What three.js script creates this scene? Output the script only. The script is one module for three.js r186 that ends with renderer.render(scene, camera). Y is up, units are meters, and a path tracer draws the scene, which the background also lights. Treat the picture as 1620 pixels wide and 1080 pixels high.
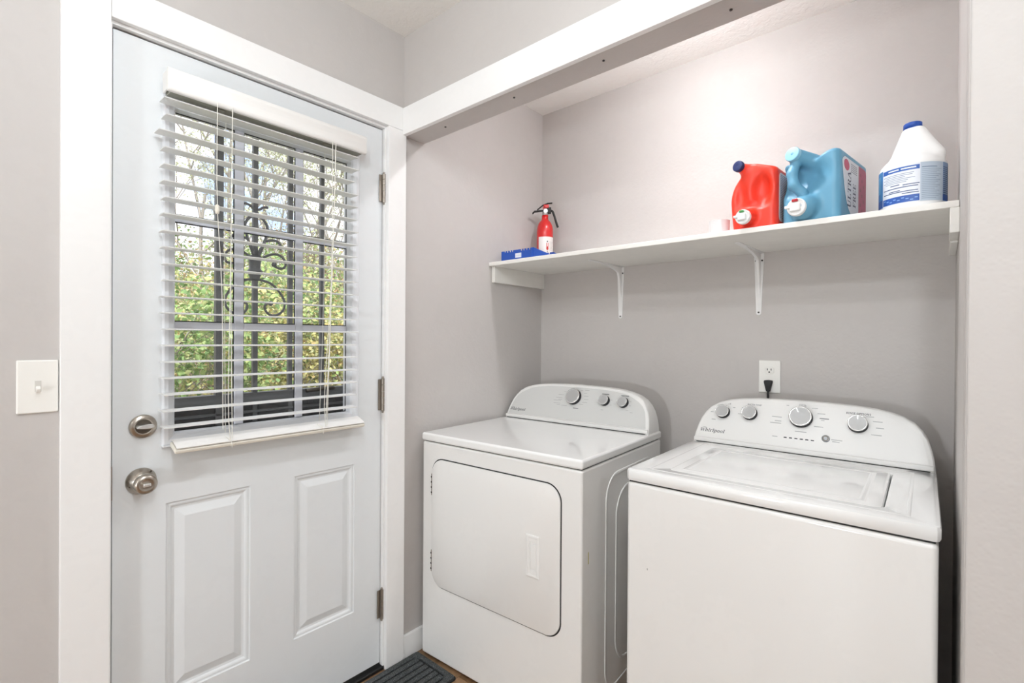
import * as THREE from 'three';
import { RoundedBoxGeometry } from 'three/addons/geometries/RoundedBoxGeometry.js';
import { mergeGeometries, mergeVertices, toCreasedNormals } from 'three/addons/utils/BufferGeometryUtils.js';
import { MarchingCubes } from 'three/addons/objects/MarchingCubes.js';
import { ImprovedNoise } from 'three/addons/math/ImprovedNoise.js';

// ---------------------------------------------------------------- camera, sky, sun, exposure
const scene = new THREE.Scene();
const renderer = new THREE.WebGLRenderer({ antialias: true });
renderer.toneMapping = THREE.LinearToneMapping;
renderer.toneMappingExposure = 1.11;
renderer.shadowMap.enabled = true;

const camera = new THREE.PerspectiveCamera(2 * Math.atan(540 / 781.13) * 180 / Math.PI, 1620 / 1080, 0.02, 200);
{
  const R = Math.PI / 180, yaw = 40.9705 * R, pitch = -0.2637 * R, roll = 0.3718 * R;
  const f = new THREE.Vector3(-Math.sin(yaw) * Math.cos(pitch), Math.sin(pitch), -Math.cos(yaw) * Math.cos(pitch));
  const rt = new THREE.Vector3(Math.cos(yaw), 0, -Math.sin(yaw)), up = new THREE.Vector3().crossVectors(rt, f);
  const r2 = rt.clone().multiplyScalar(Math.cos(roll)).addScaledVector(up, Math.sin(roll));
  const u2 = up.clone().multiplyScalar(Math.cos(roll)).addScaledVector(rt, -Math.sin(roll));
  camera.position.set(1.582, 1.2499, 1.1741);
  camera.quaternion.setFromRotationMatrix(new THREE.Matrix4().makeBasis(r2, u2, f.clone().negate()));
}

function rng(seed) { let s = seed >>> 0; return () => { s = (s + 0x6D2B79F5) >>> 0; let t = Math.imul(s ^ (s >>> 15), 1 | s); t = (t + Math.imul(t ^ (t >>> 7), 61 | t)) ^ t; return ((t ^ (t >>> 14)) >>> 0) / 4294967296; }; }
const perlin = new ImprovedNoise();
const lerp = (a, b, t) => a + (b - a) * t, clamp = (x, a = 0, b = 1) => Math.min(b, Math.max(a, x));
const smooth = (a, b, x) => { const t = clamp((x - a) / (b - a)); return t * t * (3 - 2 * t); };

{ // broken overcast sky: white cloud with gaps of blue, the same all round
  const w = 1024, h = 512, d = new Float32Array(w * h * 4);
  for (let j = 0; j < h; j++) for (let i = 0; i < w; i++) {
    const el = ((j + 0.5) / h - 0.5) * Math.PI, az = (i / w) * 2 * Math.PI;
    const x = Math.cos(el) * Math.cos(az), y = Math.sin(el), z = Math.cos(el) * Math.sin(az);
    let n = 0, a = 0.5, s = 4.5;
    for (let o = 0; o < 5; o++) { n += a * perlin.noise(x * s + 7.3, y * s * 1.6 + 2.1, z * s + 4.4); a *= 0.55; s *= 2.1; }
    const c = smooth(-0.3, 0.0, n + 0.04);
    const k = (j * w + i) * 4;
    d[k] = lerp(0.50, 0.98, c); d[k + 1] = lerp(0.66, 0.99, c); d[k + 2] = lerp(0.95, 1.02, c); d[k + 3] = 1;
  }
  const t = new THREE.DataTexture(d, w, h, THREE.RGBAFormat, THREE.FloatType);
  t.mapping = THREE.EquirectangularReflectionMapping; t.magFilter = t.minFilter = THREE.LinearFilter; t.needsUpdate = true;
  scene.background = t; scene.backgroundIntensity = 1.5;
}
const sun = new THREE.DirectionalLight(0xffffff, 6.0);   // hazy unseen sun from behind the house, placed to brighten the foliage
sun.position.set(9, 16, 5); sun.target.position.set(-6, 1, -2); sun.shadow.radius = 6; sun.castShadow = true;
sun.shadow.mapSize.set(2048, 2048);
Object.assign(sun.shadow.camera, { left: -14, right: 14, top: 14, bottom: -14, near: 1, far: 60 });
scene.add(sun, sun.target);

const LAMP_POWER = { door: 1.15, pendant: 1.75, right: 2.2, rear: 1.8, floor: 6.2, alcove: 0.66, flood: 0.8 };   // candela; right, rear and floor drive added fill lamps

// ---------------------------------------------------------------- helpers
const names = {};
const numbered = (n) => { const k = names[n] = (names[n] ?? -1) + 1; return k ? `${n}_${String(k).padStart(3, '0')}` : n; };
function mesh(name, geo, mat, parent) {
  const m = new THREE.Mesh(geo, mat); m.name = parent ? name : numbered(name);
  m.castShadow = m.receiveShadow = true; (parent ?? scene).add(m); return m;
}
function thing(name, label, category, group) {
  const g = new THREE.Group(); g.name = numbered(name); g.userData = { label, category }; if (group) g.userData.group = group;
  scene.add(g); return g;
}
function structure(name, label, category) { const g = thing(name, label, category ?? name.split('_')[0]); g.userData.kind = 'structure'; return g; }
function structMesh(name, geo, mat, label, category) { const m = mesh(name, geo, mat); m.userData = { kind: 'structure', label, category: category ?? name.split('_')[0] }; return m; }
function rebase(g) { // move the group's origin to the base of the thing
  g.updateMatrixWorld(true); const b = new THREE.Box3().setFromObject(g), p = new THREE.Vector3((b.min.x + b.max.x) / 2, b.min.y, (b.min.z + b.max.z) / 2);
  const inv = g.matrixWorld.clone().invert(), l = p.clone().applyMatrix4(inv);
  for (const c of g.children) c.position.sub(l);
  g.position.copy(p); return g;
}
function uvm(geo, s = 1) { // uv in metres from the dominant axis
  const p = geo.attributes.position, n = geo.attributes.normal, uv = new Float32Array(p.count * 2);
  for (let i = 0; i < p.count; i++) {
    const ax = Math.abs(n.getX(i)), ay = Math.abs(n.getY(i)), az = Math.abs(n.getZ(i)), x = p.getX(i), y = p.getY(i), z = p.getZ(i);
    const [u, v] = ax >= ay && ax >= az ? [z, y] : ay >= az ? [x, z] : [x, y];
    uv[2 * i] = u * s; uv[2 * i + 1] = v * s;
  }
  geo.setAttribute('uv', new THREE.BufferAttribute(uv, 2)); return geo;
}
function bx(x0, x1, y0, y1, z0, z1, r = 0) {
  const w = Math.abs(x1 - x0), h = Math.abs(y1 - y0), d = Math.abs(z1 - z0);
  const g = r ? new RoundedBoxGeometry(w, h, d, 3, Math.min(r, w / 2.01, h / 2.01, d / 2.01)) : new THREE.BoxGeometry(w, h, d);
  g.translate((x0 + x1) / 2, (y0 + y1) / 2, (z0 + z1) / 2); return uvm(g);
}
const plain = (g) => { const o = g.index ? g.toNonIndexed() : g; for (const k of Object.keys(o.attributes)) if (!['position', 'normal', 'uv'].includes(k)) o.deleteAttribute(k); if (!o.attributes.uv) uvm(o); return o; };
const merge = (...l) => mergeGeometries(l.flat().map(plain));
const crease = (g, a = 0.6) => toCreasedNormals(g, a);
function tube(pts, r, seg = 24, rad = 8, closed = false) {
  const c = new THREE.CatmullRomCurve3(pts.map((p) => new THREE.Vector3(...p)), closed, 'centripetal');
  return new THREE.TubeGeometry(c, seg, r, rad, closed);
}
function lathe(profile, seg = 40) { return new THREE.LatheGeometry(profile.map(([r, y]) => new THREE.Vector2(r, y)), seg); }
function roundRect(x0, x1, y0, y1, r) {
  const s = new THREE.Shape(); s.moveTo(x0 + r, y0); s.lineTo(x1 - r, y0); s.absarc(x1 - r, y0 + r, r, -Math.PI / 2, 0); s.lineTo(x1, y1 - r); s.absarc(x1 - r, y1 - r, r, 0, Math.PI / 2);
  s.lineTo(x0 + r, y1); s.absarc(x0 + r, y1 - r, r, Math.PI / 2, Math.PI); s.lineTo(x0, y0 + r); s.absarc(x0 + r, y0 + r, r, Math.PI, 1.5 * Math.PI); return s;
}
function extrude(shape, depth, bevel = 0, curve = 12) {
  const g = new THREE.ExtrudeGeometry(shape, { depth: depth - 2 * bevel, bevelEnabled: bevel > 0, bevelThickness: bevel, bevelSize: bevel, bevelOffset: -bevel, bevelSegments: 2, curveSegments: curve });
  g.translate(0, 0, bevel); return uvm(crease(g, 0.7));
}
// nested rectangles: [inset, depth] rings from the outside in, in the (u, v) plane, depth along w; the last ring is filled when fill is set
function rings(u0, u1, v0, v1, prof, fill) {
  const P = [];
  const ring = ([i, d]) => [[u0 + i, v0 + i, d], [u1 - i, v0 + i, d], [u1 - i, v1 - i, d], [u0 + i, v1 - i, d]];
  const quad = (a, b, c, d) => P.push(...a, ...b, ...c, ...a, ...c, ...d);
  for (let k = 0; k + 1 < prof.length; k++) { const A = ring(prof[k]), B = ring(prof[k + 1]); for (let s = 0; s < 4; s++) { const t = (s + 1) % 4; quad(A[s], A[t], B[t], B[s]); } }
  if (fill) { const A = ring(prof[prof.length - 1]); quad(A[0], A[1], A[2], A[3]); }
  const g = new THREE.BufferGeometry(); g.setAttribute('position', new THREE.Float32BufferAttribute(P, 3)); g.computeVertexNormals(); return uvm(g);
}
// (u, v, w) -> world for things on the door wall: u = -z, v = y, w = x
const toDoor = new THREE.Matrix4().set(0, 0, 1, 0, 0, 1, 0, 0, -1, 0, 0, 0, 0, 0, 0, 1);
const onDoor = (g) => uvm(g.applyMatrix4(toDoor));

// ---------------------------------------------------------------- textures and materials
function tileNoise(w, seed, cells) { // tiling value noise, several cell counts
  const out = new Float32Array(w * w);
  cells.forEach(([c, a], q) => {
    const r = rng(seed + q * 101), g = Array.from({ length: c * c }, () => r());
    for (let j = 0; j < w; j++) for (let i = 0; i < w; i++) {
      const x = (i / w) * c, y = (j / w) * c, x0 = Math.floor(x), y0 = Math.floor(y), fx = x - x0, fy = y - y0, sx = fx * fx * (3 - 2 * fx), sy = fy * fy * (3 - 2 * fy);
      const at = (a2, b2) => g[(b2 % c) * c + (a2 % c)];
      out[j * w + i] += a * lerp(lerp(at(x0, y0), at(x0 + 1, y0), sx), lerp(at(x0, y0 + 1), at(x0 + 1, y0 + 1), sx), sy);
    }
  });
  return out;
}
function dataTex(w, h, fn, srgb, repeat = 1) {
  const d = new Uint8Array(w * h * 4);
  for (let j = 0; j < h; j++) for (let i = 0; i < w; i++) { const c = fn(i, j), k = (j * w + i) * 4; d[k] = clamp(c[0], 0, 255); d[k + 1] = clamp(c[1], 0, 255); d[k + 2] = clamp(c[2], 0, 255); d[k + 3] = 255; }
  const t = new THREE.DataTexture(d, w, h); t.wrapS = t.wrapT = THREE.RepeatWrapping; t.magFilter = THREE.LinearFilter; t.minFilter = THREE.LinearFilter; t.repeat.set(repeat, repeat);
  if (srgb) t.colorSpace = THREE.SRGBColorSpace; t.needsUpdate = true; return t;
}
const hex = (c) => [(c >> 16) & 255, (c >> 8) & 255, c & 255];
const peel = tileNoise(256, 5, [[32, 0.5], [64, 0.5], [6, 0.25]]);
const peelBump = dataTex(256, 256, (i, j) => { const v = peel[j * 256 + i] / 1.25 * 255; return [v, v, v]; }, false, 3);
const knock = tileNoise(256, 9, [[24, 0.6], [56, 0.5], [110, 0.25]]);
const knockBump = dataTex(256, 256, (i, j) => { const v = smooth(0.5, 0.85, knock[j * 256 + i]) * 255; return [v, v, v]; }, false, 2.5);
const mott = tileNoise(256, 21, [[4, 0.5], [13, 0.3], [60, 0.2]]);
const mottled = (c, amp, rep = 1) => dataTex(256, 256, (i, j) => { const b = hex(c), v = 1 + (mott[j * 256 + i] - 0.5) * amp; return b.map((q) => q * v); }, true, rep);
const std = (o) => new THREE.MeshStandardMaterial(o), phys = (o) => new THREE.MeshPhysicalMaterial(o);

const M = {
  wall: std({ map: mottled(0xc7c2be, 0.03, 0.8), roughness: 0.62, bumpMap: peelBump, bumpScale: 0.0005 }),
  ceiling: std({ color: 0xf7f5f1, roughness: 0.95, bumpMap: knockBump, bumpScale: 0.0006 }),
  trim: std({ map: mottled(0xf5f4f2, 0.02, 1.3), roughness: 0.42 }),
  door: std({ map: mottled(0xe6e9ea, 0.015, 1.1), roughness: 0.42 }),
  lite: std({ color: 0xe9ebee, roughness: 0.4 }),
  muntin: std({ color: 0xdcdee6, roughness: 0.5 }),
  blind: phys({ color: 0xf4f4f2, roughness: 0.6, transmission: 0.3, thickness: 0 }),
  blindRail: std({ color: 0xf3f1ed, roughness: 0.4 }),
  blindHeadShaded: std({ color: 0x9a978a, roughness: 0.5 }),  // headrail grey, darkened for the shade in its hollow underside
  ivory: std({ color: 0xebe6d9, roughness: 0.5 }),
  cord: std({ color: 0xf0eee4, roughness: 0.85 }),
  glass: phys({ color: 0xffffff, roughness: 0.0, transmission: 1, thickness: 0, ior: 1.5 }),
  iron: std({ color: 0x747678, roughness: 0.55, metalness: 0.3 }),
  ironPanel: std({ map: mottled(0x333638, 0.5, 2), roughness: 0.35, metalness: 0.2 }),
  nickel: std({ color: 0xb7b0a6, roughness: 0.28, metalness: 1 }),
  nickelDark: std({ color: 0x6a645c, roughness: 0.4, metalness: 1 }),
  bronze: std({ color: 0xa0988e, roughness: 0.38, metalness: 0.9 }),
  enamel: phys({ map: mottled(0xeeedea, 0.012, 1.2), roughness: 0.32, clearcoat: 0.5, clearcoatRoughness: 0.12 }),
  enamelTop: phys({ map: mottled(0xf3f3f1, 0.012, 1.2), roughness: 0.22, clearcoat: 0.8, clearcoatRoughness: 0.06 }),
  console: phys({ color: 0xf0efec, roughness: 0.35, clearcoat: 0.25, clearcoatRoughness: 0.2 }),
  knob: std({ color: 0xb4b4b3, roughness: 0.4, metalness: 0.2 }),
  knobRim: std({ color: 0xe8e8e6, roughness: 0.18, metalness: 0.7 }),
  knobBase: std({ color: 0x26262a, roughness: 0.5 }),
  black: std({ color: 0x141414, roughness: 0.55 }),
  rubber: std({ color: 0x1a1a1a, roughness: 0.8 }),
  gapShade: std({ color: 0x2a2a2a, roughness: 0.8 }),  // dark fill standing for the shade in washer and dryer gaps
  plate: std({ color: 0xf4f2ec, roughness: 0.35 }),
  shelf: std({ map: dataTex(256, 256, (i, j) => { const g = mott[j * 256 + i], s = tileStreak(i, j), b = 1 + (g - 0.5) * 0.05 + s; return [240 * b, 238 * b, 232 * b]; }, true, 1), roughness: 0.5 }),
  tray: phys({ color: 0x1d50b0, roughness: 0.4, clearcoat: 0.2 }),
  redPaint: phys({ color: 0xd01818, roughness: 0.3, clearcoat: 0.6, clearcoatRoughness: 0.15 }),
  redJug: phys({ color: 0xf03a22, roughness: 0.45, clearcoat: 0.1, clearcoatRoughness: 0.3 }),
  blueJug: phys({ color: 0x639fbc, roughness: 0.45, clearcoat: 0.1, clearcoatRoughness: 0.3 }),
  blueCap: phys({ color: 0x93cbe2, roughness: 0.4 }),
  navy: std({ color: 0x24305f, roughness: 0.4 }),
  tap: std({ color: 0xf4f4f2, roughness: 0.4 }),
  tapRed: std({ color: 0xb5222c, roughness: 0.4 }),
  tapGreen: std({ color: 0x4d9b58, roughness: 0.4 }),
  bleach: phys({ color: 0xf3f3f1, roughness: 0.42, clearcoat: 0.2 }),
  bleachCap: phys({ color: 0x1f4fa8, roughness: 0.4 }),
  cup: phys({ color: 0xf6f6f6, roughness: 0.3, transmission: 0.35, thickness: 0 }),
  steel: std({ color: 0xc4c4c4, roughness: 0.3, metalness: 1 }),
  nail: std({ color: 0x3a3634, roughness: 0.6 }),
  porch: std({ map: mottled(0x8d867c, 0.2, 0.7), roughness: 0.9 }),
  bark: std({ map: mottled(0x8b857d, 0.5, 2), roughness: 0.95 }),
  litter: std({ map: dataTex(256, 256, (i, j) => { const v = mott[j * 256 + i], r = peel[j * 256 + i] / 1.25; return [118 + 70 * (r - 0.5) + 40 * (v - 0.5), 112 + 60 * (r - 0.5) + 60 * (v - 0.5), 74 + 40 * (r - 0.5)]; }, true, 0.9), roughness: 1 }),
  siding: std({ color: 0xd8d5cc, roughness: 0.8 }),
  roof: std({ color: 0x55504a, roughness: 0.9 }),
  lampBase: std({ color: 0xe8e6e2, roughness: 0.5 }),
};
function tileStreak(i, j) { return (mott[((j * 8) % 256) * 256 + (i >> 3)] - 0.5) * 0.03; }
function canvasTex(w, h, draw) { const c = document.createElement('canvas'); c.width = w; c.height = h; const x = c.getContext('2d'); draw(x, w, h); const t = new THREE.CanvasTexture(c); t.colorSpace = THREE.SRGBColorSpace; t.magFilter = THREE.LinearFilter; return t; }

// ---------------------------------------------------------------- structure
const HC = 2.42, HS = 2.0351, HB = 2.1344, D = 0.8808, XR = 1.6155, T = 0.018, DF = -0.015;
const RX = 4.6, RZ = 4.8, OUT = -0.15, HT = 0.098;

{ // floor: boards laid along z
  const fl = structure('floor', 'brown wood plank floor', 'floor');
  mesh('subfloor', bx(OUT, RX + 0.12, -0.12, -0.012, -D - 0.12, RZ + 0.12), M.roof, fl);
  const grain = (c, seed) => { const n = tileNoise(256, seed, [[6, 0.4], [40, 0.35], [90, 0.25]]); return dataTex(256, 256, (i, j) => { const v = n[(j >> 3) % 256 * 256 + i] * 0.7 + n[j * 256 + i] * 0.3; return hex(c).map((q) => q * (0.7 + 0.6 * v)); }, true, 2); };
  const mats = [[0x8f6f50, 3], [0x806144, 4], [0x9b7a5a, 5]].map(([c, s]) => std({ map: grain(c, s), roughness: 0.45 }));
  const r = rng(77); let k = 0;
  const W = 0.122;
  for (let x = 0; x < RX - 0.01; x += W) {
    const x1 = Math.min(RX, x + W); let z = -D - r() * 0.6;
    while (z < RZ) { const z1 = Math.min(RZ, z + 1.22), z0 = Math.max(-D, z); if (z1 - z0 > 0.02) mesh('plank', bx(x + 0.0008, x1 - 0.0008, -0.012, 0, z0 + 0.0008, z1 - 0.0008), mats[(k++ * 7 + 3) % 3], fl); z += 1.22; }
  }
}
{ // ceiling over room and alcove
  structMesh('ceiling', bx(OUT, RX + 0.12, HC, HC + 0.12, -D - 0.12, RZ + 0.12), M.ceiling, 'white textured ceiling over the room and the laundry alcove');
  structMesh('roof', bx(OUT - 0.35, RX + 0.4, HC + 0.13, HC + 0.2, -D - 0.5, RZ + 0.5), M.roof, 'dark roof above the house');
}
const DZ0 = 0.075, DZ1 = 0.907, DTOP = 2.052;
structMesh('wall_left', merge(
  bx(OUT, 0, 0, HC, -D - 0.12, DZ0), bx(OUT, 0, 0, HC, DZ1, RZ + 0.12), bx(OUT, 0, DTOP, HC, DZ0, DZ1)), M.wall, 'taupe painted wall with the entry door and light switch', 'wall');
structMesh('wall_back', bx(0, XR + 0.12, 0, HC, -D - 0.12, -D), M.wall, 'taupe painted wall behind the washer, dryer and shelf', 'wall');
structMesh('wall_right', bx(XR, XR + 0.12, 0, HC, -D, -HT), M.wall, 'narrow taupe side wall at the right end of the alcove', 'wall');
structMesh('wall_front', bx(XR, RX, 0, HC, -HT, 0, 0.006), M.wall, 'taupe wall return to the right of the laundry alcove', 'wall');
structMesh('wall_far_right', bx(RX, RX + 0.12, 0, HC, -HT, RZ), M.wall, 'taupe room wall to the right, out of view', 'wall');
structMesh('wall_rear', bx(0, RX, 0, HC, RZ, RZ + 0.12), M.wall, 'taupe room wall behind the viewer', 'wall');
{
  const h = structure('wall_header', 'taupe header beam over the opening of the laundry alcove', 'beam');
  mesh('beam', bx(0, XR, HS, HC, -HT, 0, 0), M.wall, h);
  for (const [x, z] of [[0.19, -0.045], [0.53, -0.04], [0.86, -0.042], [1.2, -0.05]]) { const g = new THREE.CylinderGeometry(0.0035, 0.0035, 0.003, 10); g.translate(x, HS - 0.001, z); mesh('nail_hole', g, M.nail, h); }
}
// casing boards
structMesh('trim_1', bx(0.0, XR + 0.09, HS - 0.004, HB, 0, T, 0.002), M.trim, 'long white board along the bottom of the header beam', 'trim');
structMesh('trim_2', bx(0, T, 0, HB, 0.9, 0.994, 0.002), M.trim, 'wide white casing board on the left of the entry door', 'trim');
structMesh('trim_3', bx(0, T, 2.047, HB, T, 0.8995, 0.002), M.trim, 'white casing board across the top of the entry door', 'trim');
structMesh('trim_4', bx(0, T, 0, 2.0465, 0.002, 0.082, 0.002), M.trim, 'narrow white casing board on the hinge side of the entry door', 'trim');
{ // jamb and stops
  const j = structure('trim_5', 'white door jamb lining the entry doorway', 'trim');
  mesh('side_jamb', bx(OUT, 0, 0, DTOP - 0.013, DZ1 - 0.0115, DZ1), M.trim, j);
  mesh('side_jamb', bx(OUT, 0, 0, DTOP - 0.013, DZ0, DZ0 + 0.0115), M.trim, j);
  mesh('head_jamb', bx(OUT, 0, DTOP - 0.013, DTOP, DZ0, DZ1), M.trim, j);
  mesh('stop', bx(OUT + 0.03, DF - 0.047, 0.02, DTOP - 0.013, 0.88, DZ1 - 0.0115), M.rubber, j);
  mesh('stop', bx(OUT + 0.03, DF - 0.047, 0.02, DTOP - 0.013, DZ0 + 0.0115, 0.1), M.rubber, j);
  mesh('stop', bx(OUT + 0.03, DF - 0.047, DTOP - 0.03, DTOP - 0.013, 0.1, 0.88), M.rubber, j);
  mesh('weatherstrip', bx(DF - 0.042, DF - 0.006, 0.02, DTOP - 0.013, 0.8912, DZ1 - 0.0115), M.rubber, j);
  mesh('weatherstrip', bx(DF - 0.042, DF - 0.012, 0.02, DTOP - 0.013, DZ0 + 0.0115, 0.0895), M.rubber, j);
  mesh('weatherstrip', bx(DF - 0.042, DF - 0.008, 2.0345, DTOP - 0.013, DZ0 + 0.0115, DZ1 - 0.0115), M.rubber, j);
  mesh('strike_plate', bx(-0.03, 0.0005, 0.835, 0.92, DZ1 - 0.0135, DZ1 - 0.0113), M.bronze, j);
  mesh('threshold', merge(bx(OUT - 0.03, 0.004, 0, 0.014, DZ0, DZ1, 0.004), bx(-0.1, -0.03, 0.012, 0.02, DZ0, DZ1, 0.003)), M.black, j);
}
structMesh('baseboard_left', bx(0, 0.014, 0, 0.09, -D, 0.0015, 0.003), M.trim, 'white baseboard running behind the dryer');
structMesh('baseboard_back', bx(0.015, XR, 0, 0.09, -D, -D + 0.014, 0.003), M.trim, 'white baseboard along the alcove back wall');
structMesh('baseboard_front', bx(XR, RX, 0, 0.09, 0, 0.014, 0.003), M.trim, 'white baseboard along the wall return');

// ---------------------------------------------------------------- entry door
{
  const d = structure('door_1', 'white half-glass entry door with two raised panels', 'door');
  const z0 = 0.0895, z1 = 0.8912, y0 = 0.022, y1 = 2.0345;
  const s = new THREE.Shape(); s.moveTo(-z1, y0); s.lineTo(-z0, y0); s.lineTo(-z0, y1); s.lineTo(-z1, y1); s.closePath();
  const hole = (a, b, c, e) => { const h = new THREE.Path(); h.moveTo(-b, c); h.lineTo(-b, e); h.lineTo(-a, e); h.lineTo(-a, c); h.closePath(); s.holes.push(h); };
  const lite = [0.205, 0.772, 0.972, 1.9];
  const pans = [[0.555, 0.775, 0.258, 0.795], [0.199, 0.419, 0.258, 0.795]];
  hole(...lite); pans.forEach((p) => hole(...p));
  const sl = new THREE.ExtrudeGeometry(s, { depth: 0.044, bevelEnabled: false }); sl.translate(0, 0, DF - 0.044);
  mesh('slab', onDoor(sl), M.door, d);
  for (const [a, b, c, e] of pans) {
    const prof = [[0, 0], [0.0015, -0.0035], [0.004, -0.0042], [0.008, -0.0036], [0.012, -0.005], [0.016, -0.0085], [0.0215, -0.0095], [0.024, -0.0092], [0.044, -0.0025], [0.046, -0.002]].map(([i, q]) => [i, DF + q]);
    mesh('raised_panel', onDoor(rings(-b, -a, c, e, prof, true)), M.door, d);
    mesh('panel_back', onDoor(rings(-b, -a, c, e, [[0, DF - 0.04]], true)), M.door, d);
  }
  // plastic lite frame, muntins and panes
  const fr = mesh('lite_frame', onDoor(rings(-0.786, -0.187, 0.952, 1.912, [[0, DF - 0.002], [0.0005, DF + 0.004], [0.005, DF + 0.0085], [0.014, DF + 0.009], [0.026, DF + 0.004], [0.031, DF - 0.002], [0.033, DF - 0.018], [0.0335, DF - 0.044]], false)), M.lite, d);
  mesh('sill_lip', bx(DF + 0.002, DF + 0.013, 0.95, 0.955, 0.187, 0.786, 0.002), M.lite, d);
  const gz = [0.2205, 0.383, 0.408, 0.569, 0.595, 0.7525], gy = [0.9855, 1.272, 1.293, 1.573, 1.593, 1.8785];
  for (const k of [1, 3]) mesh('muntin', bx(DF - 0.036, DF - 0.02, gy[0], gy[5], gz[k], gz[k + 1], 0.003), M.muntin, d);
  for (const k of [1, 3]) for (const q of [0, 2, 4]) mesh('muntin', bx(DF - 0.035, DF - 0.021, gy[k], gy[k + 1], gz[q], gz[q + 1], 0.003), M.muntin, d);
  for (const a of [0, 2, 4]) for (const b of [0, 2, 4]) {
    const g = new THREE.PlaneGeometry(gz[a + 1] - gz[a], gy[b + 1] - gy[b]); g.rotateY(Math.PI / 2); g.translate(DF - 0.028, (gy[b] + gy[b + 1]) / 2, (gz[a] + gz[a + 1]) / 2);
    mesh('pane', g, M.glass, d);
    mesh('gasket', onDoor(rings(-gz[a + 1], -gz[a], gy[b], gy[b + 1], [[0, DF - 0.026], [0.003, DF - 0.027]], false)), M.black, d);
  }
  mesh('door_sweep', bx(DF - 0.04, DF + 0.003, 0.0145, 0.024, z0 + 0.002, z1 - 0.002), M.rubber, d);
  // deadbolt
  const out = (g, y, z, x = DF) => { g.rotateZ(-Math.PI / 2); g.translate(x, y, z); return g; };
  const db = mesh('deadbolt', out(lathe([[0, 0.0001], [0.031, 0.0001], [0.0312, 0.004], [0.029, 0.009], [0.022, 0.0115], [0.0195, 0.0115], [0.0185, 0.009], [0, 0.009]], 48), 1.013, 0.827), M.nickel, d);
  const tt = new THREE.Shape(); tt.moveTo(-0.017, 0); tt.quadraticCurveTo(-0.017, 0.005, -0.006, 0.0055); tt.quadraticCurveTo(0.01, 0.0065, 0.017, 0.003); tt.quadraticCurveTo(0.019, 0, 0.016, -0.003); tt.quadraticCurveTo(0, -0.006, -0.017, 0);
  const tg = onDoor(extrude(tt, 0.024, 0.0015)); tg.scale(1, 1.15, 1.05); tg.rotateX(0.08); tg.translate(DF + 0.009, 1.013, 0.827); mesh('thumb_turn', tg, M.knobRim, db);  // paler metal carries the bright highlight on the lever
  mesh('turn_dark_disc', out(lathe([[0.0192, 0.0093], [0.01, 0.0096], [0.00001, 0.0096]], 36), 1.013, 0.827), M.nickelDark, db);  // darker nickel disc, so the lever stands out
  // knob with rose
  const ro = mesh('knob_rose', out(lathe([[0, 0.0001], [0.034, 0.0001], [0.0345, 0.003], [0.033, 0.006], [0.0215, 0.021], [0.0165, 0.0225], [0, 0.0225]], 48), 0.869, 0.831), M.nickel, d);
  mesh('door_knob', out(lathe([[0.0135, 0.02], [0.0135, 0.027], [0.0175, 0.031], [0.0235, 0.036], [0.0262, 0.043], [0.0258, 0.05], [0.0225, 0.056], [0.0165, 0.0585], [0.0155, 0.0565], [0.009, 0.0565], [0, 0.0565]], 48), 0.869, 0.831), M.nickel, ro);
  mesh('turn_button', bx(DF + 0.0565, DF + 0.066, 0.8645, 0.8735, 0.8225, 0.8395, 0.003), M.knobRim, ro);
  for (const y of [0.86, 0.893]) { const g = new THREE.CylinderGeometry(0.0022, 0.0022, 0.003, 10); g.rotateZ(Math.PI / 2); g.translate(DF + 0.012, y, 0.831 + (y < 0.87 ? 0.026 : -0.02)); mesh('rose_screw', g, M.nickelDark, ro); }
  // hinges
  for (const [a, b] of [[1.76, 1.868], [0.977, 1.1], [0.191, 0.303]]) {
    const h = mesh('hinge', bx(-0.012, -0.0095, a + 0.004, b - 0.004, 0.0845, 0.104), M.bronze, d);
    const n = 5, L = (b - a) / n;
    for (let k = 0; k < n; k++) { const g = new THREE.CylinderGeometry(0.0062, 0.0062, L - 0.001, 14); g.translate(-0.0045, a + L * (k + 0.5), 0.0875); mesh('knuckle', g, M.bronze, h); }
    for (const y of [a - 0.003, b + 0.003]) { const g = new THREE.SphereGeometry(0.005, 12, 8); g.translate(-0.0045, y, 0.0875); mesh('pin_tip', g, M.bronze, h); }
  }
}

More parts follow.
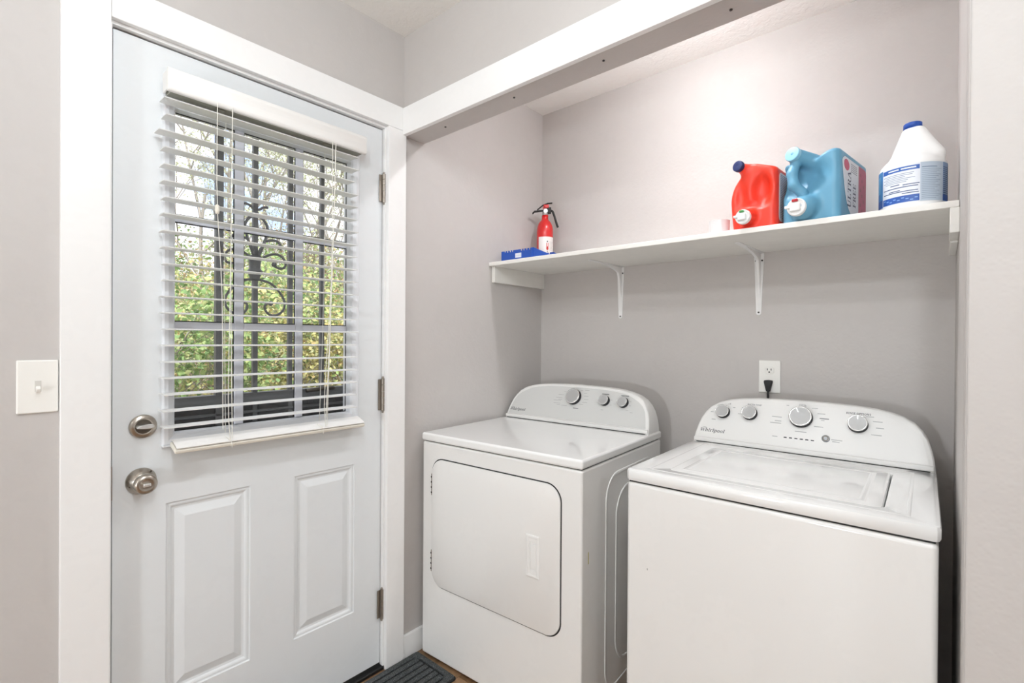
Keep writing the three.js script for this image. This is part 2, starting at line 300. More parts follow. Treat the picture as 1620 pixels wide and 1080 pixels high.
// ---------------------------------------------------------------- window blind on the door
{
  const b = thing('window_blind', 'white faux-wood slatted blind with valance hung over the door glass', 'blind');
  // valance: a moulded board with returns, and the metal headrail behind it
  const vp = new THREE.Shape(); vp.moveTo(0.034, 1.902); vp.lineTo(0.041, 1.902); vp.quadraticCurveTo(0.0455, 1.904, 0.045, 1.912); vp.quadraticCurveTo(0.0405, 1.93, 0.0445, 1.945); vp.quadraticCurveTo(0.047, 1.956, 0.04, 1.9605); vp.lineTo(0.034, 1.9605); vp.closePath();
  const vg = new THREE.ExtrudeGeometry(vp, { depth: 0.592, bevelEnabled: true, bevelSize: 0.0015, bevelThickness: 0.0015, bevelSegments: 2, curveSegments: 10 }); vg.translate(0, 0, 0.1945);
  mesh('valance', uvm(crease(vg, 0.5)), M.blindRail, b);
  for (const z of [0.7825, 0.1945]) mesh('valance_return', bx(DF + 0.0095, 0.0345, 1.906, 1.9585, z, z + 0.005, 0.002), M.blindRail, b);
  mesh('headrail', bx(DF + 0.0095, 0.033, 1.901, 1.947, 0.202, 0.78, 0.002), M.blindHeadShaded, b);
  for (const z of [0.652, 0.33]) mesh('tilt_drum', bx(0.004, 0.024, 1.897, 1.9015, z - 0.012, z + 0.012, 0.002), M.blindHeadShaded, b);
  // slats
  const sp = new THREE.Shape(); const N = 8, dep = 0.05, crown = 0.0014, th = 0.0026;
  for (let k = 0; k <= N; k++) { const x = -dep / 2 + dep * k / N, y = crown * (1 - (2 * k / N - 1) ** 2) + th / 2; k ? sp.lineTo(x, y) : sp.moveTo(x, y); }
  for (let k = N; k >= 0; k--) sp.lineTo(-dep / 2 + dep * k / N, crown * (1 - (2 * k / N - 1) ** 2) - th / 2);
  sp.closePath();
  const sg0 = new THREE.ExtrudeGeometry(sp, { depth: 0.568, bevelEnabled: false, curveSegments: 4 }); sg0.translate(0, 0, -0.284);
  const sg = uvm(crease(sg0, 0.5));
  const r = rng(3);
  const SX = 0.0215;
  for (let k = 0; k < 21; k++) {
    const y = 1.8785 - k * 0.04345, m = mesh('slat', sg, M.blind, b);
    m.position.set(SX, y, 0.51 + (r() - 0.5) * 0.006 + (k === 2 ? 0.013 : 0)); m.rotation.z = -0.015 + (r() - 0.5) * 0.03; m.rotation.x = (r() - 0.5) * 0.006;
  }
  // bottom rail with the last slat lying on it
  const ml = mesh('slat', sg, M.blindRail, b); ml.position.set(SX + 0.002, 0.9605, 0.482); ml.rotation.z = -0.36;
  const rg = new RoundedBoxGeometry(0.05, 0.012, 0.575, 3, 0.004); const rl = mesh('bottom_rail', uvm(rg), M.ivory, b); rl.position.set(SX - 0.001, 0.9505, 0.482); rl.rotation.z = -0.36;
  for (const z of [0.63, 0.352]) mesh('rail_clip', tube([[0.03, 0.966, z + 0.012], [0.0465, 0.9565, z + 0.005], [0.0485, 0.942, z], [0.043, 0.934, z - 0.002]], 0.0012, 12, 6), M.cord, b);
  // ladder and lift cords
  for (const [za, zb] of [[0.653, 0.642], [0.345, 0.352]]) {
    for (const [x, o] of [[0.0485, 0.001], [-0.0042, 0]]) mesh('ladder_cord', tube([[x, 1.905, za - 0.021 + o], [x, 1.4, za - 0.019 + o], [x, 0.958, zb - 0.012]], 0.001, 12, 6), M.cord, b);
    mesh('lift_cord', tube([[0.047, 1.905, za - 0.0215], [0.0495, 1.45, za - 0.0165], [0.0485, 1.02, zb - 0.002], [0.046, 0.957, zb - 0.008]], 0.001, 16, 6), M.cord, b);
  }
  const pull = mesh('pull_cord', tube([[0.049, 1.905, 0.672], [0.0505, 1.8, 0.673], [0.0505, 1.62, 0.672], [0.0505, 1.4, 0.66], [0.0495, 0.99, 0.655]], 0.001, 12, 6), M.cord, b);
  const tas = lathe([[0.001, 0], [0.0055, -0.004], [0.0062, -0.016], [0.0045, -0.026], [0, -0.0265]], 16); tas.translate(0.0505, 1.622, 0.672); mesh('tassel', tas, M.ivory, pull);
  const wand = mesh('tilt_wand', tube([[0.05, 1.9, 0.314], [0.0515, 1.6, 0.322], [0.0515, 1.25, 0.334], [0.0505, 0.99, 0.345]], 0.0014, 12, 8), M.cord, b);
  rebase(b);
}

// ---------------------------------------------------------------- iron security gate outside
{
  const g = thing('security_gate', 'black wrought-iron security gate with scrollwork outside the door glass', 'gate');
  const X = -0.205, S = (a) => a;
  // positions were read on the plane x = -.12; the gate stands a little further out
  const far = (X + 0.12) , ck = (z, y) => { const k = (1.582 - X) / (1.582 + 0.12); return [1.1741 + (z - 1.1741) * k, 1.2499 + (y - 1.2499) * k]; };
  for (const [z, w] of [[0.611, 0.022], [0.504, 0.016], [0.388, 0.016], [0.272, 0.016]]) { const [zz] = ck(z, 1); mesh('bar', bx(X - w / 2, X + w / 2, 0.1, 2.02, zz - w / 2, zz + w / 2, 0.002), M.iron, g); }
  mesh('stile', bx(X - 0.016, X + 0.016, 0.02, 2.05, 0.81, 0.842, 0.003), M.iron, g);
  mesh('stile', bx(X - 0.016, X + 0.016, 0.02, 2.05, 0.03, 0.062, 0.003), M.iron, g);
  mesh('top_rail', bx(X - 0.016, X + 0.016, 2.018, 2.05, 0.062, 0.81, 0.003), M.iron, g);
  const kt = ck(0.5, 1.071)[1];
  mesh('middle_rail', bx(X - 0.016, X + 0.016, kt - 0.034, kt, 0.062, 0.81, 0.003), M.iron, g);
  mesh('kick_panel', bx(X - 0.006, X + 0.006, 0.05, kt - 0.033, 0.062, 0.81), M.ironPanel, g);
  mesh('panel_moulding', onDoor(rings(-0.79, -0.082, 0.12, kt - 0.06, [[0, X + 0.006], [0.002, X + 0.011], [0.008, X + 0.011], [0.01, X + 0.006]], false)), M.iron, g);
  mesh('bottom_rail', bx(X - 0.016, X + 0.016, 0.02, 0.052, 0.062, 0.81, 0.003), M.iron, g);
  // scrollwork about the second bar
  const conv = (x, y, side) => { const z = 0.504 - side * (x - 345) * 0.000441, yy = 1.753 - y * 0.000439; const [a, b] = ck(z, yy); return [X + 0.012, b, a]; };
  const paths = [
    ['lower_scroll', [[372, 716], [400, 719], [450, 735], [510, 790], [552, 860], [548, 925], [505, 968], [450, 975], [415, 945], [408, 905], [428, 886], [450, 886]], 0.0042],
    ['upper_scroll', [[395, 545], [440, 520], [500, 509], [545, 535], [562, 575], [548, 605], [518, 613], [490, 606], [474, 588]], 0.0042],
    ['crown_scroll', [[402, 424], [440, 411], [490, 406], [518, 428], [520, 452]], 0.0045],
    ['stem', [[368, 525], [385, 480], [402, 430], [418, 375], [425, 320], [405, 275], [380, 250], [352, 236]], 0.0048],
    ['petal', [[352, 195], [370, 188], [390, 172], [420, 164]], 0.0042],
    ['inner_stem', [[362, 540], [372, 490], [395, 452]], 0.0045],
  ];
  for (const [n, pts, rr] of paths) for (const side of [1, -1]) {
    const m = mesh(n, tube(pts.map(([x, y]) => conv(x, y, side)), rr, 48, 8), M.iron, g);
    const e = conv(...pts[pts.length - 1], side), q = new THREE.SphereGeometry(rr * (n.endsWith('scroll') ? 2.1 : 1.3), 12, 8); q.translate(...e); mesh('scroll_ball', q, M.iron, m);
  }
  const c0 = conv(345, 720, 1), R = 0.000441 * 1.05;
  const urn = lathe([[0, 0], [34 * R, 0], [32 * R, 12 * R], [40 * R, 40 * R], [50 * R, 62 * R], [52 * R, 72 * R], [44 * R, 80 * R], [38 * R, 90 * R], [40 * R, 130 * R], [47 * R, 168 * R], [49 * R, 178 * R], [40 * R, 184 * R], [0, 184 * R]], 28);
  urn.translate(X, c0[1], c0[2]); mesh('urn_collar', urn, M.iron, g);
  const h = mesh('lever_handle', tube([[X + 0.02, 1.06, 0.20], [X + 0.045, 1.062, 0.20], [X + 0.05, 1.062, 0.24], [X + 0.048, 1.058, 0.31]], 0.007, 20, 10), M.nickelDark, g);
  rebase(g);
}

// ---------------------------------------------------------------- light switch and outlet
{
  const s = thing('light_switch', 'white single toggle light switch plate beside the door casing', 'light switch');
  mesh('cover_plate', bx(0, 0.0065, 1.0719, 1.1946, 0.9955, 1.0665, 0.004), M.plate, s);
  const cz = 1.0305, cy = 1.134;
  mesh('toggle_slot', bx(0.006, 0.0072, cy - 0.0125, cy + 0.0125, cz - 0.0055, cz + 0.0055), std({ color: 0xd6d3cc, roughness: 0.5 }), s);
  const tg = bx(0, 0.013, -0.0045, 0.0045, -0.004, 0.004, 0.0015); tg.rotateZ(-0.5); tg.translate(0.006, cy - 0.003, cz); mesh('toggle', tg, M.plate, s);
  for (const y of [cy + 0.03, cy - 0.03]) { const g = new THREE.CylinderGeometry(0.0028, 0.0028, 0.0016, 14); g.rotateZ(Math.PI / 2); g.translate(0.0067, y, cz); mesh('screw', g, M.plate, s); }
  rebase(s);
}
{
  const o = thing('wall_outlet', 'white duplex wall outlet above the washer console', 'outlet');
  const zf = -D, cx = 1.093;
  mesh('cover_plate', bx(1.056, 1.131, 1.054, 1.176, zf, zf + 0.006, 0.0035), M.plate, o);
  for (const cy of [1.138, 1.091]) {
    const g = extrude(roundRect(-0.0165, 0.0165, -0.014, 0.014, 0.01), 0.003, 0.0006); g.translate(cx, cy, zf + 0.0045); const m = mesh('receptacle', g, M.plate, o);
    if (cy > 1.12) {
      for (const s of [-1, 1]) mesh('slot', bx(cx + s * 0.0064 - 0.0013, cx + s * 0.0064 + 0.0013, cy + 0.0005, cy + 0.0075, zf + 0.006, zf + 0.0078), M.black, m);
      const c = new THREE.CylinderGeometry(0.0028, 0.0028, 0.0018, 12); c.rotateX(Math.PI / 2); c.translate(cx, cy - 0.006, zf + 0.007); mesh('ground_hole', c, M.black, m);
    }
  }
  rebase(o);
  const p = thing('power_cord', 'black power plug and cord hanging from the wall outlet behind the washer', 'power cord');
  const b = new THREE.Shape(); b.moveTo(-0.013, 0.014); b.quadraticCurveTo(0, 0.017, 0.013, 0.014); b.lineTo(0.0145, 0.009); b.lineTo(0.006, -0.027); b.lineTo(-0.006, -0.027); b.lineTo(-0.0145, 0.009); b.closePath();
  const bg = extrude(b, 0.02, 0.003); bg.translate(cx + 0.0, 1.087, zf + 0.009); mesh('plug', bg, M.black, p);
  mesh('cord', tube([[cx, 1.063, zf + 0.02], [cx, 1.04, zf + 0.021], [cx + 0.002, 0.99, zf + 0.022], [cx + 0.012, 0.9, zf + 0.02], [cx + 0.02, 0.6, zf + 0.02], [cx + 0.03, 0.3, zf + 0.025], [cx + 0.02, 0.1, zf + 0.05]], 0.0042, 60, 10), M.black, p);
  rebase(p);
}

// ---------------------------------------------------------------- shelf
const SB = 1.587, ST = 1.604, SZ = -0.48;
{
  const s = thing('wall_shelf', 'long white painted wall shelf above the washer and dryer', 'shelf');
  const bg = bx(0.001, XR - 0.001, SB, ST, -D, SZ, 0.002); mesh('board', bg, M.shelf, s);
  mesh('cleat', bx(0, 0.02, 1.513, SB, -D, -0.5, 0.002), M.shelf, s);
  mesh('cleat', bx(XR - 0.019, XR, 1.524, SB, -0.62, SZ - 0.001, 0.002), M.shelf, s);
  mesh('cleat', bx(XR - 0.016, XR, 1.519, SB, -D, -0.62, 0.002), M.shelf, s);
  for (const x of [0.462, 1.053]) {
    // pressed steel bracket: tapered vertical and horizontal legs with a raised rib and a curved gusset
    const leg = (L, w0, w1) => { const q = new THREE.Shape(); q.moveTo(-w0 / 2, 0); q.lineTo(w0 / 2, 0); q.lineTo(w1 / 2, L - w1 / 2); q.absarc(0, L - w1 / 2, w1 / 2, 0, Math.PI); q.closePath(); return q; };
    const v = extrude(leg(0.238, 0.036, 0.018), 0.0022, 0.0004); v.rotateZ(Math.PI); v.translate(x, SB - 0.0005, -D + 0.0002);
    const br = mesh('bracket', uvm(v), M.trim, s);
    const h = extrude(leg(0.275, 0.036, 0.018), 0.0022, 0.0004); h.rotateX(Math.PI / 2); h.translate(x, SB - 0.0002, -D); mesh('bracket_arm', uvm(h), M.trim, br);
    const gs = new THREE.Shape(); gs.moveTo(0, 0); gs.lineTo(0.215, 0); gs.quadraticCurveTo(0.05, -0.012, 0.03, -0.028); gs.quadraticCurveTo(0.016, -0.045, 0, -0.2); gs.closePath();
    const gg = extrude(gs, 0.012, 0.003); gg.translate(0, 0, -0.006); gg.rotateY(-Math.PI / 2); gg.translate(x, SB - 0.002, -D + 0.001); mesh('bracket_rib', uvm(gg), M.trim, br);
    for (const [dx, y] of [[-0.011, SB - 0.03], [0.011, SB - 0.03], [0, SB - 0.228]]) { const c = new THREE.CylinderGeometry(0.0033, 0.0033, 0.003, 12); c.rotateX(Math.PI / 2); c.translate(x + dx, y, -D + 0.003); mesh('screw', c, M.nail, br); }
  }
  rebase(s);
}

// ---------------------------------------------------------------- washer and dryer
const CONS = [[0, 0], [0.003, 0.035], [0.0085, 0.065], [0.0165, 0.093], [0.029, 0.118], [0.047, 0.14], [0.074, 0.158], [0.105, 0.1695], [0.145, 0.1775], [0.2, 0.183], [0.27, 0.186]];
function consoleOutline(W, inset = 0, base = 0) {
  const L = CONS.map(([x, y]) => [x, y]), pts = [...L, [W / 2, 0.187], ...L.slice().reverse().map(([x, y]) => [W - x, y])];
  const c = [W / 2, 0.06];
  return pts.map(([x, y]) => { const n = [x - c[0], (y - c[1]) * 1.6], l = Math.hypot(n[0], n[1]); const k = inset; const ix = Math.abs(n[0]) > W * 0.42 ? 1 : Math.abs(n[0]) / (W * 0.42); return [x - Math.sign(n[0]) * k * (y < 0.16 ? 1 : ix * 0.6), Math.max(base, y - (y > 0.1 ? k * clamp((y - 0.1) / 0.05) : 0))]; });
}
function buildConsole(parent, W, x0, y0, zf, zr, tilt, fasciaTex) {
  const ct = Math.cos(tilt), st = Math.sin(tilt);
  const front = (p, off = 0) => [x0 + p[0], y0 + p[1] * ct + off * st, zf - p[1] * st + off * ct];
  const A = consoleOutline(W, 0).map((p) => front(p, -0.004)), B = consoleOutline(W, 0.004).map((p) => front(p, 0)), C = consoleOutline(W, 0.009).map((p) => front(p, 0.0008));
  const Rr = consoleOutline(W, 0).map((p) => [x0 + p[0], y0 + p[1] * ct - 0.004, zr]);
  const R2 = consoleOutline(W, 0.0).map((p) => [x0 + p[0], y0 + p[1] * ct - 0.001, lerp(zr, zf - p[1] * st - 0.004, 0.35)]);
  const P = [], tri = (a, b, c) => P.push(...a, ...b, ...c), n = A.length;
  const band = (F, G) => { for (let i = 0; i < n; i++) { const j = (i + 1) % n; tri(F[i], G[i], G[j]); tri(F[i], G[j], F[j]); } };
  band(Rr, R2); band(R2, A); band(A, B); band(B, C);
  const fan = (F, flip) => { const m = [0, 0, 0]; F.forEach((p) => p.forEach((q, k) => (m[k] += q / n))); for (let i = 0; i < n; i++) { const j = (i + 1) % n; flip ? tri(m, F[i], F[j]) : tri(m, F[j], F[i]); } };
  fan(C, false); fan(Rr, true);
  const g = new THREE.BufferGeometry(); g.setAttribute('position', new THREE.Float32BufferAttribute(P, 3)); g.computeVertexNormals();
  const cs = mesh('console', uvm(crease(g, 0.55)), M.console, parent);
  // fascia with the printed markings
  const f = consoleOutline(W, 0.014, 0.022).filter((p, i, a) => i === 0 || Math.hypot(p[0] - a[i - 1][0], p[1] - a[i - 1][1]) > 1e-5);
  const sh = new THREE.Shape(f.map(([x, y]) => new THREE.Vector2(x, y)));
  const fg = new THREE.ExtrudeGeometry(sh, { depth: 0.0012, bevelEnabled: false });
  const uv = fg.attributes.uv, ps = fg.attributes.position; for (let i = 0; i < uv.count; i++) uv.setXY(i, ps.getX(i) / W, ps.getY(i) / (W / 4));
  fg.rotateX(-tilt); fg.translate(x0, y0 + 0.0005 * st, zf + 0.0005);
  mesh('fascia', fg, phys({ map: fasciaTex, roughness: 0.4, clearcoat: 0.2, clearcoatRoughness: 0.25 }), cs);
  // bottom ledge
  const lg = bx(x0 + 0.003, x0 + W - 0.003, y0 + 0.003, y0 + 0.0185, zf - 0.012, zf + 0.003, 0.004); mesh('ledge', lg, M.console, cs);
  mesh('gap_shade_strip', bx(x0 + 0.012, x0 + W - 0.012, y0 - 0.0005, y0 + 0.0032, zf - 0.012, zf + 0.0012), M.gapShade, cs);
  const place = (geo, u, v, off) => { geo.rotateX(Math.PI / 2); geo.rotateX(-tilt); const p = front([u, v], off); geo.translate(...p); return geo; };
  const knob = (u, v, r, mark) => {
    const k = mesh('knob_collar', place(lathe([[0, 0], [r * 0.98, 0], [r * 1.02, 0.003], [r * 0.97, 0.0185], [0, 0.0185]], 40), u, v, 0.0015), M.knobBase, cs);
    mesh('knob', place(lathe([[r * 0.95, 0.0183], [r * 0.99, 0.0188], [r * 0.995, 0.0206], [r * 0.96, 0.0222], [r * 0.9, 0.0224], [r * 0.86, 0.0219]], 40), u, v, 0.0015), M.knobRim, k);
    mesh('knob_face', place(lathe([[r * 0.865, 0.0218], [r * 0.5, 0.0214], [0.00001, 0.0212]], 40), u, v, 0.0015), M.knob, k);
    if (mark !== null) { const b = bx(-0.0012, 0.0012, 0.0213, 0.0228, -r * 0.85, -r * 0.42); b.rotateY(mark); mesh('pointer', place(b, u, v, 0.0015), M.knobRim, k); }
  };
  return { knob, place, cs };
}
const INK = '#55565a', FAINT = '#a9a9a8';
function fasciaTexture(base, draw) {
  return canvasTex(2048, 512, (x, w, h) => {
    x.fillStyle = base; x.fillRect(0, 0, w, h);
    const S = w, T = (txt, u, v, size, col = INK, font = 'sans-serif', weight = '') => { x.fillStyle = col; x.font = `${weight} ${size}px ${font}`; x.textAlign = 'center'; x.textBaseline = 'middle'; x.fillText(txt, u * S, h - v * S); };
    const dash = (u, v, l, t = 6, col = FAINT) => { x.fillStyle = col; x.fillRect((u - l / 2) * S, h - v * S - t / 2, l * S, t); };
    draw(T, dash, x, S, h);
  });
}
function logo(T, x, S, h, u, v) {
  T('Whirlpool', u, v, 50, '#4a4b50', 'serif', 'italic bold');
  x.strokeStyle = '#77787c'; x.lineWidth = 4; x.beginPath(); x.ellipse((u - 0.04) * S, h - v * S - 4, 36, 26, -0.2, 2.6, 5.6); x.stroke();
}
const PW = 0.687, PD = 0.72;
const washFascia = fasciaTexture('#ecebe8', (T, dash, x, S, h) => {
  const k = 1 / PW;
  logo(T, x, S, h, 0.062 * k, 0.047 * k);
  T('LOAD SIZE', 0.097 * k, 0.155 * k, 24); T('WATER TEMP', 0.195 * k, 0.158 * k, 24); T('CYCLE', 0.345 * k, 0.1695 * k, 24); T('RINSE OPTIONS', 0.5 * k, 0.157 * k, 26, '#4d4e52', 'sans-serif', 'bold');
  for (const [u, v, l] of [[0.066, 0.142, 0.012], [0.05, 0.118, 0.016], [0.062, 0.09, 0.014], [0.128, 0.141, 0.008], [0.16, 0.143, 0.012], [0.15, 0.12, 0.012], [0.19, 0.148, 0.012],
    [0.3, 0.166, 0.008], [0.38, 0.163, 0.018], [0.4, 0.146, 0.022], [0.27, 0.122, 0.03], [0.268, 0.1, 0.034], [0.275, 0.108, 0.02], [0.395, 0.101, 0.026], [0.345, 0.078, 0.034], [0.53, 0.15, 0.02], [0.55, 0.136, 0.024], [0.556, 0.116, 0.02], [0.548, 0.093, 0.026], [0.27, 0.053, 0.016], [0.447, 0.063, 0.03], [0.445, 0.057, 0.02], [0.512, 0.147, 0.014]]) dash(u * k, v * k, l * k, 7);
  dash(0.409 * k, 0.13 * k, 0.026 * k, 9, '#77787a'); dash(0.405 * k, 0.124 * k, 0.01 * k, 6);
});
const dryFascia = fasciaTexture('#d6d6d3', (T, dash, x, S, h) => {
  const k = 1 / PD;
  logo(T, x, S, h, 0.06 * k, 0.045 * k);
  dash(0.502 * k, 0.1535 * k, 0.034 * k, 9, '#5c5d60'); dash(0.592 * k, 0.153 * k, 0.036 * k, 9, '#7c7d80');
  for (const [u, v, l] of [[0.3, 0.152, 0.014], [0.283, 0.135, 0.03], [0.275, 0.12, 0.036], [0.268, 0.107, 0.04], [0.283, 0.112, 0.02], [0.27, 0.094, 0.036], [0.28, 0.087, 0.018], [0.31, 0.085, 0.03], [0.405, 0.15, 0.016], [0.412, 0.137, 0.022], [0.415, 0.122, 0.022], [0.41, 0.108, 0.026], [0.395, 0.098, 0.02], [0.352, 0.163, 0.01], [0.385, 0.161, 0.012], [0.41, 0.164, 0.022], [0.5, 0.083, 0.012], [0.535, 0.107, 0.01], [0.535, 0.13, 0.008], [0.62, 0.13, 0.01], [0.622, 0.112, 0.01], [0.613, 0.092, 0.012], [0.633, 0.083, 0.012]]) dash(u * k, v * k, l * k, 6, '#b4b4b2');
  dash(0.372 * k, 0.078 * k, 0.026 * k, 9, '#6c6d70');
});

{ // dryer, turned 3 degrees
  const d = thing('clothes_dryer', 'white front-loading clothes dryer with a swing door, standing beside the entry door', 'dryer');
  const W = 0.724, H = 0.847, HT2 = 0.881, dep = 0.64;
  // cabinet: sides, back, bottom and a front with a door opening
  mesh('cabinet', bx(0.002, W - 0.002, 0.012, H, -dep, -0.004, 0.008), M.enamel, d);
  mesh('top_gap_shade', bx(0.008, W - 0.008, H - 0.001, H + 0.004, -dep + 0.01, -0.012), M.gapShade, d);
  mesh('top', bx(-0.001, W + 0.001, H + 0.003, HT2, -dep - 0.002, 0.001, 0.009), M.enamelTop, d);
  for (const [x, z] of [[0.06, -0.06], [W - 0.06, -0.06], [0.06, -dep + 0.06], [W - 0.06, -dep + 0.06]]) { const g = new THREE.CylinderGeometry(0.018, 0.02, 0.014, 16); g.translate(x, 0.007, z); mesh('foot', g, M.rubber, d); }
  // door, with a dark sheet standing for the shade in its gap
  const a0 = 0.0615, a1 = 0.646, b0 = 0.3, b1 = 0.787;
  const go = extrude(roundRect(a0 - 0.004, a1 + 0.004, b0 - 0.0045, b1 + 0.004, 0.058), 0.002); go.translate(0, 0, -0.0052); mesh('door_gap_shade', go, M.gapShade, d);
  const dg = extrude(roundRect(a0, a1, b0, b1, 0.055), 0.018, 0.0025, 16); dg.translate(0, 0, -0.0155); const door = mesh('door', dg, M.enamel, d);
  // recessed pull
  const pl = rings(0.516, 0.57, 0.469, 0.609, [[0, 0.0022], [0.0005, 0.0045], [0.004, 0.006], [0.009, 0.006], [0.011, 0.0045]], false);
  const hp = mesh('handle', pl, M.console, door);
  mesh('handle_cup', merge(bx(0.527, 0.533, 0.48, 0.598, 0.002, 0.0052), bx(0.533, 0.559, 0.48, 0.492, 0.002, 0.0052), bx(0.533, 0.559, 0.587, 0.598, 0.002, 0.0052), bx(0.556, 0.559, 0.492, 0.587, 0.002, 0.0052), bx(0.533, 0.556, 0.492, 0.587, 0.002, 0.003)), M.console, hp);
  mesh('handle_lip', bx(0.538, 0.557, 0.5, 0.58, 0.003, 0.0075, 0.002), M.console, hp);
  for (const [y0, y1] of [[0.644, 0.727], [0.349, 0.432]]) {
    const h = mesh('hinge', bx(a0 - 0.0042, a0 + 0.0005, y0, y1, -0.004, 0.0022, 0.001), M.bronze, d);
    for (let k = 0; k < 4; k++) mesh('hinge_slot', bx(a0 - 0.0048, a0 + 0.0002, y0 + 0.008 + k * 0.02, y0 + 0.014 + k * 0.02, -0.002, 0.0029), M.black, h);
  }
  // embossed right side
  const em = (z0, z1, y0, y1, r, dpt) => { const o = roundRect(-z1, -z0, y0, y1, r); const i = roundRect(-z1 + 0.012, -z0 - 0.012, y0 + 0.012, y1 - 0.012, Math.max(0.01, r - 0.012)); o.holes.push(new THREE.Path(i.getPoints(12))); const g = extrude(o, dpt, dpt * 0.45); g.rotateY(Math.PI / 2); g.translate(W - 0.0025, 0, 0); return uvm(g); };
  const side = mesh('side_emboss', em(-0.58, -0.16, 0.06, 0.8, 0.09, 0.0026), M.enamel, d);
  mesh('inner_emboss', em(-0.53, -0.235, 0.12, 0.74, 0.1, 0.0026), M.enamel, side);
  mesh('scuff', bx(W - 0.0022, W - 0.0015, 0.548, 0.585, -0.048, -0.043), std({ color: 0xb9ad74, roughness: 0.7 }), d);
  const c = buildConsole(d, W - 0.012, 0.006, HT2 - 0.001, -0.52, -0.634, 0.43, dryFascia);
  c.knob(0.349, 0.126, 0.0345, null); c.knob(0.5, 0.122, 0.0225, null); c.knob(0.585, 0.121, 0.0225, null);
  d.position.set(0.036, 0, -0.066); d.rotation.y = 3 * Math.PI / 180;
}
{ // washer, turned 1 degree
  const w = thing('washing_machine', 'white top-loading washing machine with four console knobs, right of the dryer', 'washing machine');
  const W = 0.687, H = 0.845, dep = 0.64, TOP = 0.881;
  mesh('cabinet', bx(0.003, W - 0.004, 0.012, H, -dep, -0.003, 0.012), M.enamel, w);
  for (const [x, z] of [[0.06, -0.06], [W - 0.06, -0.06], [0.06, -dep + 0.06], [W - 0.06, -dep + 0.06]]) { const g = new THREE.CylinderGeometry(0.018, 0.02, 0.014, 16); g.translate(x, 0.007, z); mesh('foot', g, M.rubber, w); }
  mesh('top_gap_shade', bx(0.009, W - 0.009, H - 0.001, H + 0.005, -dep + 0.01, -0.009), M.gapShade, w);
  // top frame with a lid opening, and the lid sunk into it
  const l0 = 0.101, l1 = 0.59, k0 = 0.073, k1 = 0.452;
  const o = roundRect(0, W, -0.001, dep, 0.016); const hole = roundRect(l0, l1, k0, k1, 0.02); o.holes.push(new THREE.Path(hole.getPoints(8)));
  const tg = extrude(o, TOP - H - 0.003, 0.007); tg.rotateX(-Math.PI / 2); tg.translate(0, H + 0.003, 0); mesh('top_frame', uvm(tg), M.enamelTop, w);
  mesh('lid_well', bx(l0 - 0.008, l1 + 0.008, H + 0.004, H + 0.012, -k1 - 0.008, -k0 + 0.008), M.gapShade, w);
  const lid = extrude(roundRect(l0 - 0.005, l1 - 0.0025, k0 - 0.005, k1 + 0.005, 0.02), 0.03, 0.005); lid.rotateX(-Math.PI / 2); lid.translate(0, TOP - 0.0305, 0); const L = mesh('lid', uvm(lid), M.enamelTop, w);
  const lr = rings(l0 + 0.022, l1 - 0.03, k0 + 0.02, k1 - 0.02, [[0, -0.0012], [0.008, 0.0004], [0.014, 0.0004], [0.022, -0.0012]], false); lr.rotateX(-Math.PI / 2); lr.translate(0, TOP, 0); mesh('lid_ridge', uvm(lr), M.enamelTop, L);
  const fr = rings(0.05, W - 0.045, 0.035, 0.5, [[0, -0.001], [0.006, 0.0005], [0.01, 0.0005], [0.016, -0.001]], false); fr.rotateX(-Math.PI / 2); fr.translate(0, TOP, 0); mesh('frame_ridge', uvm(fr), M.enamelTop, w);
  const c = buildConsole(w, W - 0.006, 0.003, TOP - 0.001, -0.53, -0.634, 0.43, washFascia);
  c.knob(0.092, 0.119, 0.0235, null); c.knob(0.182, 0.123, 0.0245, 0.6); c.knob(0.34, 0.125, 0.034, 0.45); c.knob(0.496, 0.12, 0.0265, -0.02);
  for (let k = 0; k < 6; k++) mesh('status_light', c.place(bx(-0.0045, 0.0045, -0.0002, 0.0008, -0.0017, 0.0017, 0.0004), 0.299 + k * 0.0157, 0.0525, 0.0017), M.knobBase, c.cs);
  const bt = mesh('start_button', c.place(lathe([[0, 0], [0.011, 0], [0.0112, 0.003], [0.0098, 0.0042], [0.0085, 0.0038], [0, 0.0038]], 28), 0.4135, 0.0635, 0.0015), std({ color: 0x8e9092, roughness: 0.35, metalness: 0.6 }), c.cs);
  mesh('button_ring', c.place(lathe([[0.0085, 0.0039], [0.007, 0.0043], [0.0055, 0.0039]], 24), 0.4135, 0.0635, 0.0015), M.nickelDark, bt);
  mesh('paint_chip', bx(0.0665, 0.0685, 0.607, 0.612, -0.0032, -0.0025), std({ color: 0x9b9a96, roughness: 0.7 }), w);
  w.position.set(0.9, 0, -0.113); w.rotation.y = 1.0 * Math.PI / 180;
}

// ---------------------------------------------------------------- things on the shelf
const sdRoundBox = (p, c, h, r) => { const q = [0, 1, 2].map((k) => Math.abs(p[k] - c[k]) - h[k] + r); return Math.hypot(Math.max(q[0], 0), Math.max(q[1], 0), Math.max(q[2], 0)) + Math.min(0, Math.max(q[0], q[1], q[2])) - r; };
const sdCapsule = (p, a, b, ra, rb = ra) => { let d = 0, l = 0; const ab = [0, 1, 2].map((k) => b[k] - a[k]), ap = [0, 1, 2].map((k) => p[k] - a[k]); for (let k = 0; k < 3; k++) { d += ab[k] * ap[k]; l += ab[k] * ab[k]; } const t = clamp(d / l); return Math.hypot(ap[0] - t * ab[0], ap[1] - t * ab[1], ap[2] - t * ab[2]) - lerp(ra, rb, t); };
const sdEllipsoid = (p, c, r) => { const q = [0, 1, 2].map((k) => (p[k] - c[k]) / r[k]), l = Math.hypot(...q); return (l - 1) * Math.min(...r); };
const smin = (a, b, k) => { const h = clamp(0.5 + 0.5 * (b - a) / k); return lerp(b, a, h) - k * h * (1 - h); };
const smax = (a, b, k) => -smin(-a, -b, k);
